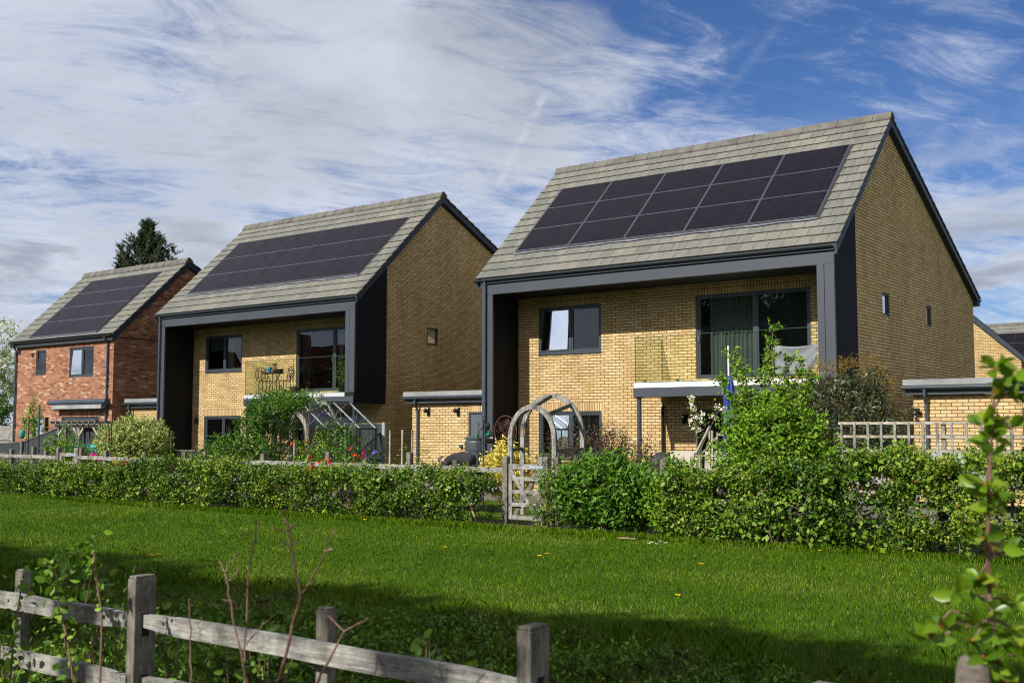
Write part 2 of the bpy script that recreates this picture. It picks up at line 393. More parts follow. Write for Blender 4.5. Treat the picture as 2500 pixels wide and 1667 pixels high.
# roof tile, uses UV in metres
def roofmat():
    m, nt, b, o = newmat('concrete_roof_tile')
    uv = N(nt, 'ShaderNodeTexCoord')
    br = N(nt, 'ShaderNodeTexBrick', i_Scale=1., i_Mortar_Size=.006, i_Mortar_Smooth=.2, i_Brick_Width=.335, i_Row_Height=.3435)
    br.offset = .5
    br.inputs['Color1'].default_value = (0, 0, 0, 1); br.inputs['Color2'].default_value = (1, 1, 1, 1)
    nt.links.new(uv.outputs['UV'], br.inputs['Vector'])
    tone = ramp(nt, br.outputs['Color'], [(0., (.112, .112, .100)), (.4, (.128, .127, .112)), (.75, (.140, .137, .121)), (1., (.155, .147, .128))])
    mp = N(nt, 'ShaderNodeMapping'); mp.inputs['Scale'].default_value = (5, .8, 1); nt.links.new(uv.outputs['UV'], mp.inputs[0])
    st = ramp(nt, noisef(nt, mp.outputs[0], 3, 6, .7), [(.3, (.70, .71, .69)), (.5, (1, 1, 1)), (.72, (1.14, 1.10, 1.05))])
    big = ramp(nt, noisef(nt, uv.outputs['UV'], .6, 4), [(.35, (.88, .90, .88)), (.6, (1.05, 1.04, 1.0))])
    lich = ramp(nt, noisef(nt, uv.outputs['UV'], 14, 6, .8), [(.62, (1, 1, 1)), (.7, (.8, .84, .72))])
    c = mixc(nt, 1., mixc(nt, 1., mixc(nt, 1., tone, st, 'MULTIPLY'), big, 'MULTIPLY'), lich, 'MULTIPLY')
    nt.links.new(mixc(nt, br.outputs['Fac'], c, (.03, .028, .023)), b.inputs['Base Color'])
    b.inputs['Roughness'].default_value = .85; b.inputs['Specular IOR Level'].default_value = .3
    inv = N(nt, 'ShaderNodeMath', operation='SUBTRACT'); inv.inputs[0].default_value = 1.; nt.links.new(br.outputs['Fac'], inv.inputs[1])
    ad = N(nt, 'ShaderNodeMath', operation='MULTIPLY_ADD'); nt.links.new(noisef(nt, uv.outputs['UV'], 40, 4), ad.inputs[0]); ad.inputs[1].default_value = .4; nt.links.new(inv.outputs[0], ad.inputs[2])
    bump(nt, b, ad.outputs[0], .6, .008)
    return m
M['tile'] = roofmat()
M['ridge'] = plain('ridge_tile', (.095, .090, .078), .9, 0., .3, 3, .4)
def pvmat():
    m, nt, b, o = newmat('solar_cells')
    tc = N(nt, 'ShaderNodeTexCoord')
    br = N(nt, 'ShaderNodeTexBrick', i_Scale=1., i_Mortar_Size=.002, i_Brick_Width=.165, i_Row_Height=.082); br.offset = 0.
    br.inputs['Color1'].default_value = (.0045, .004, .007, 1); br.inputs['Color2'].default_value = (.0075, .006, .010, 1); br.inputs['Mortar'].default_value = (.022, .02, .026, 1)
    nt.links.new(tc.outputs['UV'], br.inputs['Vector'])
    nt.links.new(mixc(nt, ramp(nt, noisef(nt, tc.outputs['UV'], .9, 4), [(.35, 0), (.7, 1)]), br.outputs['Color'], mixc(nt, 1., br.outputs['Color'], (1.6, 1.35, 1.2), 'MULTIPLY')), b.inputs['Base Color'])
    rr = ramp(nt, noisef(nt, tc.outputs['UV'], 2.3, 5), [(.3, .30), (.7, .42)]); nt.links.new(rr, b.inputs['Roughness'])
    b.inputs['Specular IOR Level'].default_value = .08
    return m
M['pv'] = pvmat()
M['pvframe'] = plain('panel_frame', (.012, .012, .015), .35, .8, .1, 2)
M['pvjoint'] = plain('panel_joint', (.20, .20, .25), .35, .6, .1, 2)
M['pvframe'].node_tree.nodes['Principled BSDF'].inputs['Metallic'].default_value = .3
M['pantile'] = plain('red_pantile', (.22, .06, .03), .85, 0., .35, 4, .5)

# lawn
def lawnmat():
    m, nt, b, o = newmat('lawn')
    v = objco(nt); f = noisef(nt, v, 1.1, 6, .6); g = noisef(nt, v, 38, 4, .8)
    c = ramp(nt, f, [(.3, (.030, .072, .003)), (.55, (.052, .105, .004)), (.75, (.075, .115, .007))])
    c = mixc(nt, 1., c, ramp(nt, g, [(.25, .45), (.6, 1.1), (.8, 1.6)]), 'MULTIPLY')
    sp = N(nt, 'ShaderNodeSeparateXYZ'); nt.links.new(v, sp.inputs[0])
    ad = N(nt, 'ShaderNodeMath', operation='MULTIPLY_ADD'); nt.links.new(noisef(nt, v, .9, 5), ad.inputs[0]); ad.inputs[1].default_value = 3.; nt.links.new(sp.outputs[1], ad.inputs[2])
    mr = N(nt, 'ShaderNodeMapRange', i_1=-14.2, i_2=-16.2); nt.links.new(ad.outputs[0], mr.inputs[0])
    c = mixc(nt, mr.outputs[0], c, ramp(nt, noisef(nt, v, 3.5, 6, .7), [(.35, (.03, .05, .010)), (.6, (.10, .085, .035)), (.75, (.17, .13, .06))]))
    nt.links.new(c, b.inputs['Base Color']); b.inputs['Roughness'].default_value = .9; b.inputs['Specular IOR Level'].default_value = .1
    bump(nt, b, g, 1., .03)
    return m
M['lawn'] = lawnmat()
M['blade'] = leafmat('grass_blade', [(0., (.028, .070, .002)), (.6, (.078, .150, .004)), (.9, (.135, .21, .012)), (1., (.24, .24, .06))], .15, .7, .05)
M['drygrass'] = leafmat('dry_grass', [(0., (.05, .07, .015)), (.5, (.12, .11, .035)), (1., (.30, .24, .12))], .25, .7, .2)
# ------------------------------------------------------------------ building helpers
def wbox(mb, mode, pl, u0, u1, w0, w1, z0, z1):
    if mode == 'f': mb.box(u0, u1, pl + w0, pl + w1, z0, z1)
    else: mb.box(pl - w1, pl - w0, u0, u1, z0, z1)

def wall_cells(mb, mode, pl, u0, u1, z0, z1, ops, depth=.11):
    us = sorted(set([u0, u1] + [a for o in ops for a in (o[0], o[1])])); zs = sorted(set([z0, z1] + [a for o in ops for a in (o[2], o[3])]))
    P = (lambda u, w, z: (u, pl + w, z)) if mode == 'f' else (lambda u, w, z: (pl - w, u, z))
    for i in range(len(us) - 1):
        for j in range(len(zs) - 1):
            cu = (us[i] + us[i + 1]) / 2; cz = (zs[j] + zs[j + 1]) / 2
            if any(o[0] < cu < o[1] and o[2] < cz < o[3] for o in ops): continue
            mb.poly([P(us[i], 0, zs[j]), P(us[i + 1], 0, zs[j]), P(us[i + 1], 0, zs[j + 1]), P(us[i], 0, zs[j + 1])])
    for a, b, c, d in ops:
        for q in (((a, c), (a, d)), ((b, c), (b, d)), ((a, c), (b, c)), ((a, d), (b, d))):
            (ua, za), (ub, zb) = q
            mb.poly([P(ua, 0, za), P(ub, 0, zb), P(ub, depth, zb), P(ua, depth, za)])

def curtain(parent, mode, pl, u0, u1, w, z0, z1, mat, amp=.03, per=.11, n=None, name='curtain'):
    mb = MB(); k = max(6, int((u1 - u0) / per * 8)); ph = random.random() * 6
    P = (lambda u, ww, z: (u, pl + ww, z)) if mode == 'f' else (lambda u, ww, z: (pl - ww, u, z))
    for i in range(k + 1):
        u = u0 + (u1 - u0) * i / k; a = w + amp * sin(2 * pi * u / per + ph) + amp * .4 * sin(2 * pi * u / per * .37)
        mb.v += [P(u, a, z0), P(u, a * 1., z1)]
    for i in range(k): mb.face((2 * i, 2 * i + 2, 2 * i + 3, 2 * i + 1))
    return mb.build(name, mat, parent, smooth=True, local=True)

def window(parent, mode, pl, u0, u1, z0, z1, splits=(), name='window', room=1.3, curtains=(), sash=True, mat='winframe', sill=False, glass='glass', blind=None, handle=None, tilt=0.):
    f = MB(); T = .055; e = .004
    for a in (u0 + e, u1 - T - e): wbox(f, mode, pl, a, a + T, .025, .10, z0 + e, z1 - e)
    wbox(f, mode, pl, u0 + T + e, u1 - T - e, .025, .10, z0 + e, z0 + T + e)
    wbox(f, mode, pl, u0 + T + e, u1 - T - e, .025, .10, z1 - T - e, z1 - e)
    edges = [u0 + T + e] + list(splits) + [u1 - T - e]
    for s in splits: wbox(f, mode, pl, s - .03, s + .03, .028, .098, z0 + T + e, z1 - T - e)
    S_ = .042
    panes = []
    for i in range(len(edges) - 1):
        a = edges[i] + (.03 if i else 0); b = edges[i + 1] - (.03 if i < len(edges) - 2 else 0)
        c = z0 + T + e; d = z1 - T - e
        if sash:
            wbox(f, mode, pl, a, a + S_, .040, .09, c, d); wbox(f, mode, pl, b - S_, b, .040, .09, c, d)
            wbox(f, mode, pl, a + S_, b - S_, .040, .09, c, c + S_); wbox(f, mode, pl, a + S_, b - S_, .040, .09, d - S_, d)
            a += S_; b -= S_; c += S_; d -= S_
        panes.append((a, b, c, d))
    win = f.build(name, M[mat], parent, local=True)
    for k_, (a, b, c, d) in enumerate(panes):
        tl = tilt if k_ == 0 else 0.
        g = MB(); P = (lambda u, z: (u, pl + .062 - tl * (d - z), z)) if mode == 'f' else (lambda u, z: (pl - .062, u, z))
        g.poly([P(a, c), P(b, c), P(b, d), P(a, d)]); g.build('pane', M[glass], win, local=True)
    if sill:
        s = MB(); wbox(s, mode, pl, u0 - .0, u1 + .0, -.03, .024, z0 - .03, z0 + .004); s.build('sill', M[mat], win, local=True)
    if handle is not None:
        s = MB(); wbox(s, mode, pl, handle - .015, handle + .015, -.01, .04, z0 + (z1 - z0) * .45, z0 + (z1 - z0) * .45 + .14); s.build('handle', M['alu'], win, local=True)
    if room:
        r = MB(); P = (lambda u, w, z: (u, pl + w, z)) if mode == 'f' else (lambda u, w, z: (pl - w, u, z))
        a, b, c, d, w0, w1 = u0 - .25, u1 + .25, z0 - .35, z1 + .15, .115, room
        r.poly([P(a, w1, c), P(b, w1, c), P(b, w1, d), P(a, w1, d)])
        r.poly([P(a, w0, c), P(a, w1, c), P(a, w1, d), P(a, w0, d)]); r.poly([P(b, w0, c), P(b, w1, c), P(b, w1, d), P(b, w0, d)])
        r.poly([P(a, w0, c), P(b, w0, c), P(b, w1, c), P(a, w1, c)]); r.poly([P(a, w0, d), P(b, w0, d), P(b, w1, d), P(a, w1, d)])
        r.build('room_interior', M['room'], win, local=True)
    for c in curtains: curtain(win, mode, pl, c[0], c[1], .17, z0 + .05, z1 - .05, M[c[2]])
    if blind: 
        s = MB(); wbox(s, mode, pl, blind[0], blind[1], .13, .135, blind[2], z1 - .06); s.build('blind', M['curtain_grey'], win, local=True)
    return win

def soldier(mb, mode, pl, u0, u1, z): wbox(mb, mode, pl, u0, u1, -.003, .05, z + .001, z + .215)

def roof_slope(mb, x0, x1, y0, z0, y1, z1, rows, s_off=0.):
    """stepped courses from the eave (y0,z0) up to the ridge (y1,z1)"""
    L = sqrt((y1 - y0) ** 2 + (z1 - z0) ** 2); g = .3435
    dy, dz = (y1 - y0) / L, (z1 - z0) / L; ny, nz = -dz, dy
    if nz < 0: ny, nz = -ny, -nz
    n = int(math.ceil(L / g)); tw = .335
    for i in range(n):
        a, b = i * g, min((i + 1) * g, L)
        ta, tb = 0.0, -.026
        p = lambda s, h, x: (x, y0 + dy * s + ny * h, z0 + dz * s + nz * h)
        off = (i % 2) * tw / 2
        mb.poly([p(a, ta, x0), p(a, ta, x1), p(b, tb, x1), p(b, tb, x0)], [(0 + 0, a + .006), (x1 - x0, a + .006), (x1 - x0, b - .003), (0, b - .003)])
        mb.poly([p(a, ta - .045, x0), p(a, ta - .045, x1), p(a, ta - .012, x1), p(a, ta - .012, x0)], [(0, a)] * 4); mb.poly([p(a, ta - .012, x0), p(a, ta - .012, x1), p(a, ta, x1), p(a, ta, x0)], [(0, a + .1), (x1 - x0, a + .1), (x1 - x0, a + .12), (0, a + .12)])  # lower riser takes the joint colour, a painted shadow gap under each tile
        for x in (x0, x1):
            mb.poly([p(a, ta - .045, x), p(b, -.07, x), p(b, tb, x), p(a, ta, x)], [(0, a + .1), (.1, a + .1), (.1, a + .2), (0, a + .2)])
    mb.poly([(x0, y0 + dz * .0 + ny * -.07, z0 + nz * -.07), (x1, y0 + ny * -.07, z0 + nz * -.07), (x1, y1 + ny * -.07, z1 + nz * -.07), (x0, y1 + ny * -.07, z1 + nz * -.07)], [(0, 0)] * 4)

def gutter_run(parent, x0, x1, y, z, name='gutter'):
    g = MB(); n = 8
    pr = [(y + .056 * cos(pi + pi * k / n), z + .05 * sin(pi + pi * k / n)) for k in range(n + 1)]
    pr += [(a * .0 + y + (a - y) * .86, z + (b - z) * .86) for a, b in reversed(pr)]
    g.prism(pr, 'x', x0, x1)
    for x in (x0 + .003, x1 - .003):
        g.prism([(y + .05 * cos(pi + pi * k / n), z + .045 * sin(pi + pi * k / n)) for k in range(n + 1)], 'x', x - .002, x + .002)
    return g.build(name, M['gutter'], parent, local=True)

def down_pipe(parent, x, y, z0, z1, yg, r=.034):
    g = MB()
    g.tube([(x, yg, z1), (x, yg, z1 - .10), (x, yg + (y - yg) * .5, z1 - .17), (x, y, z1 - .26), (x, y, z0)], [r * 1.15, r, r, r * 1.1, r], 12)
    z = z1 - .32
    while z > z0 + .3:
        g.cyl((x, y, z), (x, y, z - .05), r * 1.22, n=12); g.box(x - .05, x + .05, y + r, y + r + .03, z - .045, z - .01); z -= 1.4
    return g.build('downpipe', M['pipe'], parent, smooth=False, local=True)

def panels(parent, x0, x1, cols, rows, s0, s1, y0, z0, dy, dz, gap=.03, rail=False):
    ny, nz = -dz, dy; w = (x1 - x0) / cols; h = (s1 - s0) / rows
    P = lambda s, hh, x: (x, y0 + dy * s + ny * hh, z0 + dz * s + nz * hh)
    for c in range(cols):
        for r in range(rows):
            m = MB(); a, b = x0 + c * w + gap / 2, x0 + (c + 1) * w - gap / 2; q, t = s0 + r * h + .006, s0 + (r + 1) * h - .006
            m.cur = 0; f = .016
            m.poly([P(q + f, .031, a + f), P(q + f, .031, b - f), P(t - f, .031, b - f), P(t - f, .031, a + f)], [(0, 0), (b - a, 0), (b - a, t - q), (0, t - q)])
            m.cur = 1
            H = .033
            for ki, (sa, sb, xa, xb) in enumerate(((q, q + f, a, b), (t - f, t, a, b), (q + f, t - f, a, a + f), (q + f, t - f, b - f, b))):
                m.cur = 2 if ki == 0 else 1
                m.hexa([P(sa, -.03, xa), P(sa, -.03, xb), P(sb, -.03, xb), P(sb, -.03, xa), P(sa, H, xa), P(sa, H, xb), P(sb, H, xb), P(sb, H, xa)])
            m.build('solar_panel', [M['pv'], M['pvframe'], M['pvjoint']], parent, local=True)
    m = MB(); m.cur = 0
    m.hexa([P(s0 - .04, -.03, x0 - .05), P(s0 - .04, -.03, x1 + .05), P(s1 + .03, -.03, x1 + .05), P(s1 + .03, -.03, x0 - .05), P(s0 - .04, .004, x0 - .05), P(s0 - .04, .004, x1 + .05), P(s1 + .03, .004, x1 + .05), P(s1 + .03, .004, x0 - .05)])
    m.hexa([P(s0 - .035, .005, x0 - .02), P(s0 - .035, .005, x1 + .02), P(s0 - .002, .005, x1 + .02), P(s0 - .002, .005, x0 - .02), P(s0 - .035, .024, x0 - .02), P(s0 - .035, .024, x1 + .02), P(s0 - .002, .024, x1 + .02), P(s0 - .002, .024, x0 - .02)])
    if rail:
        m.cur = 1
        for x in [x0 + c * w + sg for c in range(cols + 1) for sg in (-.014, .014)]:
            m.hexa([P(s0, .0, x - .006), P(s0, .0, x + .006), P(s1, .0, x + .006), P(s1, .0, x - .006), P(s0, .036, x - .006), P(s0, .036, x + .006), P(s1, .036, x + .006), P(s1, .036, x - .006)])
    m.build('panel_tray', [M['soffit'], M['alu']], parent, local=True)
    fl = MB(); n = 28
    for i in range(n):   # dressed lead apron below the array
        xa = x0 - .05 + (x1 - x0 + .1) * i / n; xb = x0 - .05 + (x1 - x0 + .1) * (i + 1) / n
        la = .10 + .02 * sin(i * 1.7); lb = .10 + .02 * sin((i + 1) * 1.7)
        fl.poly([P(s0 - la, .012, xa), P(s0 - lb, .012, xb), P(s0 - .045, .014, xb), P(s0 - .045, .014, xa)])
    fl.build('lead_flashing', M['lead'], parent, local=True)

def side_boards(mb, mode, x, y0, y1, zb, ztop, w=.135, t=.02, gap=.012):
    y = y0
    while y < y1 - .01:
        e = min(y + w - gap, y1); a, b = ztop(y), ztop(e)
        mb.hexa([(x, y, zb), (x + t, y, zb), (x + t, e, zb), (x, e, zb), (x, y, a), (x + t, y, a), (x + t, e, b), (x, e, b)])
        y += w

def bargeboards(parent, x0, x1, pts, depth=.17, top=-.045):
    """pts: [(y,z) eave, ridge, back eave]"""
    m = MB(); (ya, za), (yr, zr), (yb, zb) = pts
    sf = (zr - za) / (yr - ya); sb = (zr - zb) / (yb - yr)
    tf = lambda y: za + sf * (y - ya); tb = lambda y: zr - sb * (y - yr)
    cf = sqrt(1 + sf * sf); cb = sqrt(1 + sb * sb)
    m.prism([(ya + .03, tf(ya + .03) + top * cf), (yr, zr + top * cf), (yr, zr + (top - depth) * cf), (ya + .03, tf(ya + .03) + (top - depth) * cf)], 'x', x0, x1)
    m.prism([(yr + .001, zr + top * cb - .03), (yb - .03, tb(yb - .03) + top * cb), (yb - .03, tb(yb - .03) + (top - depth) * cb), (yr + .001, zr + (top - depth) * cb - .03)], 'x', x0, x1)
    return m.build('bargeboard', M['barge'], parent, local=True)

def ridge_tiles(parent, x0, x1, y, z, sf, sb):
    m = MB(); n = int((x1 - x0) / .44); w = (x1 - x0) / n
    for i in range(n):
        a = x0 + i * w + .004; b = x0 + (i + 1) * w - .004; h = random.uniform(-.004, .004) + .035
        prof = [(y - .16, z - .16 * sf - .01 + h), (y - .05, z + .018 + h), (y, z + .035 + h), (y + .05, z + .015 + h), (y + .17, z - .17 * sb - .01 + h), (y + .155, z - .17 * sb - .05 + h), (y, z - .03 + h), (y - .145, z - .16 * sf - .05 + h)]
        m.prism(prof, 'x', a, b)
        m.prism([(p[0] + (p[0] - y) * .08, p[1] + .008) for p in prof], 'x', b - .03, b + .006)
    return m.build('ridge_tiles', M['ridge'], parent, local=True)

# ------------------------------------------------------------------ the twin-porch house (near and middle)
def porch_house(name, loc, rz, label, which):
    H = thing(name, loc, label, 'house', 'houses with solar panels on their roofs', rz)
    W = 9.40; d = 1.296; ye, ze, yr, zr, yb, zb = -.021, 5.60, 3.871, 9.233, 11.644, 5.507
    sf = (zr - ze) / (yr - ye); sb = (zr - zb) / (yb - yr)
    roofz = lambda y: ze + sf * (y - ye) if y < yr else zr - sb * (y - yr)
    GX = -.055; D = 11.35; LX = -W + .11
    wins = [(-8.583, -6.615, 3.613, 4.856), (-8.583, -6.615, .90, 2.094), (-3.925, -1.03, 2.83, 4.859), (-3.925, -1.03, .12, 2.10)]
    # walls
    m = MB(); wall_cells(m, 'f', d, LX, GX, 0, 5.25, wins)
    sw = [(3.30, 3.83, 4.307, 4.857), (6.76, 7.20, 4.31, 4.86)]
    wall_cells(m, 'g', GX, d, D, 0, 5.25, sw, .09)
    up = lambda x: [(x, d, 5.25), (x, D, 5.25), (x, D, roofz(D) - .14), (x, yr, zr - .16), (x, d, roofz(d) - .14)]
    m.poly(up(GX)); m.poly(up(LX)); m.poly([(LX, d, 0), (LX, D, 0), (LX, D, 5.25), (LX, d, 5.25)])
    m.poly([(LX, D, 0), (GX, D, 0), (GX, D, 5.40), (LX, D, 5.40)])
    m.build('brick_wall', M['buff'], H, local=True, fix=False)
    for a, b, c, t in wins: s = MB(); soldier(s, 'f', d, a - .06, b + .06, t); s.build('soldier_course', M['buff_soldier'], H, local=True)
    for a, b, c, t in sw: s = MB(); soldier(s, 'g', GX, a - .03, b + .03, t); s.build('soldier_course', M['buff_soldier'], H, local=True)
    # roof
    r = MB(); roof_slope(r, -W - .307, .104, ye, ze, yr, zr, 16); roof_slope(r, -W - .307, .104, yb, zb, yr, zr, 26)
    rf = r.build('roof', M['tile'], H, local=True, fix=False)
    ridge_tiles(rf, -W - .32, .115, yr, zr, sf, sb)
    bargeboards(rf, .015, .085, [(ye, ze), (yr, zr), (yb, zb)], .17)
    bargeboards(rf, -W - .28, -W - .20, [(ye, ze), (yr, zr), (yb, zb)], .17)
    m = MB()   # sloping soffit of the verge and box ends
    m.prism([(d + .01, roofz(d) - .26), (yr, zr - .30), (yr, zr - .17), (d + .01, roofz(d) - .13)], 'x', GX + .001, .014)
    m.prism([(yr + .001, zr - .30), (D + .1, roofz(D + .1) - .26), (D + .1, roofz(D + .1) - .13), (yr + .001, zr - .17)], 'x', GX + .001, .014)
    m.box(-W - .28, .085, D + .003, yb - .03, 5.24, 5.40)
    m.build('verge_soffit', M['barge'], rf, local=True)
    gutter_run(rf, -W - .30, .02, ye - .035, ze - .075)
    gutter_run(rf, -W - .30, .10, yb + .045, zb - .075)
    L = sqrt((yr - ye) ** 2 + (zr - ze) ** 2)
    panels(rf, -8.92, -.60, 5, 3, L * (1 - .801), L * (1 - .231), ye, ze, (yr - ye) / L, (zr - ze) / L, gap=.045 if which == 'C' else .03, rail=which == 'C')
    # front frame
    f = MB()
    f.box(-W - .085, .02, .0, .14, 5.135, 5.385)                       # beam
    f.box(-W - .085, -W + .265, .0, .06, .0, 5.131)                    # left column
    f.box(-.363, -.205, .0, .06, 2.72, 5.131); f.box(-.195, .02, .0, .06, 2.72, 5.131)   # right column in two boards
    for x in (-7.2, -4.8, -2.4): f.box(x - .003, x + .003, -.002, .01, 5.137, 5.383)
    f.build('porch_frame', M['anth'], H, local=True, bevel=.004)
    f = MB(); f.box(-W - .12, .035, -.035, .12, 5.425, 5.462)
    f.build('fascia_trim', M['anth'], H, local=True)
    f = MB(); f.box(-W - .10, .03, .07, .12, 5.387, 5.423); f.box(-W - .12, .035, .0, .10, 5.464, 5.56); f.build('fascia', M['fascia'], H, local=True)
    f = MB(); f.box(-W - .02, GX - .01, .14, d - .003, 5.135, 5.16); f.build('porch_ceiling', M['anth_dark'], H, local=True)
    # cladding: outside right, inside left, outside left
    f = MB(); f.box(-.36, .0, .06, d - .003, 2.72, 5.13); side_boards(f, 'g', .001, .062, d + .06, 2.72, lambda y: roofz(y) - .20)
    f.prism([(.062, 2.72), (d - .003, 2.72), (d - .003, roofz(d) - .2), (.062, roofz(.062) - .2)], 'x', -.04, .0005)
    f.build('side_cladding', M['anth_dark'], H, local=True)
    f = MB(); f.box(-W - .08, -W + .14, .06, d - .003, 0, 5.13); side_boards(f, 'g', -W + .141, .062, d - .004, 0, lambda y: 5.128, w=.125, t=.014)
    f.prism([(.06, 5.13), (d, 5.13), (d, roofz(d) - .2), (.06, roofz(.06) - .2)], 'x', -W - .08, -W - .03)
    f.build('side_cladding', M['anth_dark'], H, local=True)
    # balcony
    f = MB(); f.box(-4.912, .0, -.012, d - .003, 2.386, 2.60); sl = f.build('balcony_slab', M['anth'], H, local=True)
    f = MB(); f.box(-4.895, -.365, -.006, .9, 2.601, 2.714); f.build('slab_upstand', M['slabwhite' if which == 'C' else 'slabgrey'], sl, local=True)
    f = MB(); f.box(-4.880, -.365, .905, d - .004, 2.60, 2.714); f.build('balcony_deck', M['slabgrey'], sl, local=True)
    f = MB(); f.box(-.362, .012, .002, d + .05, 2.40, 2.715); f.build('box_base', M['anth_dark'], sl, local=True)
    gl = []
    for a, b in ((-4.86, -2.63), (-2.61, -.37)):
        g = MB(); g.poly([(a, .02, 2.716), (b, .02, 2.716), (b, .02, 3.80), (a, .02, 3.80)]); gg = g.build('glass_balustrade', M['railglass'], H, local=True)
        g = MB(); g.box(a, b, .012, .028, 3.801, 3.809); g.box(a - .014, a - .0005, .012, .028, 2.716, 3.80)
        for q_ in (a + .25, (a + b) / 2, b - .25): g.box(q_ - .03, q_ + .03, .0, .04, 2.716, 2.79)
        g.box(a - .0004, b, .004, .036, 2.7155, 2.735); g.build('glass_edge', M['glassedge'], gg, local=True)
    g = MB(); g.poly([(-4.86, .03, 2.716), (-4.86, d - .01, 2.716), (-4.86, d - .01, 3.80), (-4.86, .03, 3.80)]); gg = g.build('glass_balustrade', M['railglass'], H, local=True)
    g = MB(); g.box(-4.866, -4.854, .03, d - .01, 3.801, 3.806); g.box(-4.866, -4.854, d - .012, d - .004, 2.716, 3.80); g.build('glass_edge', M['glassedge'], gg, local=True)
    for (x, y) in ((-4.82, .10), (-.11, .16)):
        g = MB(); g.cyl((x, y, 0), (x, y, 2.385), .056, n=20); g.box(x - .09, x + .09, y - .09, y + .09, 2.37, 2.384); g.build('post', M['winframe'], H, smooth=False, local=True)
    down_pipe(H, -W + .05, -.055, .05, 5.48, ye - .035)
    g = MB(); g.tube([(-4.82, d - .07, 0), (-4.82, d - .07, 2.08), (-4.82, d - .06, 2.16), (-4.82, d - .01, 2.19)], [.038] * 4, 10); g.build('soil_pipe', M['dark'], H, local=True)
    g = MB(); g.box(-4.30, -4.16, d - .06, d - .003, 1.76, 1.99); g.box(-4.27, -4.19, d - .13, d - .06, 1.79, 1.96); g.build('wall_light', M['dark'], H, local=True)
    if which == 'B': g = MB(); g.box(-9.0, -8.88, d - .06, d - .003, 1.84, 2.06); g.box(-8.97, -8.91, d - .12, d - .06, 1.87, 2.02); g.build('wall_light', M['dark'], H, local=True)
    # windows and doors
    a, b, c, t = wins[0]
    if which == 'C':
        w1 = window(H, 'f', d, a, b, c, t, (-7.58,), curtains=((a + .12, a + .55, 'curtain'),), sill=True, tilt=.075)
    else:
        w1 = window(H, 'f', d, a, b, c, t, (-7.58,), blind=(a + .15, -7.66, 4.35), curtains=((-7.5, -7.32, 'curtain'),), sill=True)
    for k in range(5):
        it = MB(); x = a + .3 + k * .33 + random.uniform(-.06, .06); it.lathe([(.02, 0), (.035, .03), (.03, .09 + .05 * random.random()), (.01, .12)], (x, d + .15, c + .06), 8)
        it.build('windowsill_ornament', M[('terracotta', 'teal', 'rust', 'white', 'petal_red')[k]], w1, local=True)
    a, b, c, t = wins[1]
    cur = ((a + .1, a + .75, 'curtain'), (-7.4, -6.75, 'curtain')) if which == 'C' else ((a + .1, -7.75, 'curtain'),)
    window(H, 'f', d, a, b, c, t, (-7.58,), curtains=cur, sill=True)
    a, b, c, t = wins[2]
    if which == 'C':
        dd = window(H, 'f', d, a, b, c, t, (-2.384,), 'patio_door', curtains=((a + .30, -2.45, 'curtain_grey'), (-2.32, b - .1, 'curtain_grey')), handle=a + .08)
    else:
        dd = window(H, 'f', d, a, b, c, t, (-2.20,), 'patio_door', curtains=((a + .12, a + .5, 'curtain_grey'), (-2.1, -1.9, 'curtain'),), handle=-2.24)
    a, b, c, t = wins[3]
    dd = window(H, 'f', d, a, b, c, t, (-2.9,), 'garden_door', curtains=((a + .1, -3.0, 'curtain_grey'),))
    g = MB(); g.box(a, b, d - .15, d + .1, 0, .118); g.build('door_step', M['concrete'], dd, local=True)
    for (ya, yb2, zc, zt) in sw: window(H, 'g', GX, ya, yb2, zc, zt, (), sash=False, room=.5, mat='barge')
    return H

RB = radians(-.464)
house_c = porch_house('brick_house', (0, 0, 0), 0, 'largest buff brick house on the right with dark framed porch and fifteen solar panels', 'C')
house_b = porch_house('brick_house', (-14.663, .504, 0), RB, 'middle buff brick house with table and chairs on its balcony and fifteen solar panels', 'B')

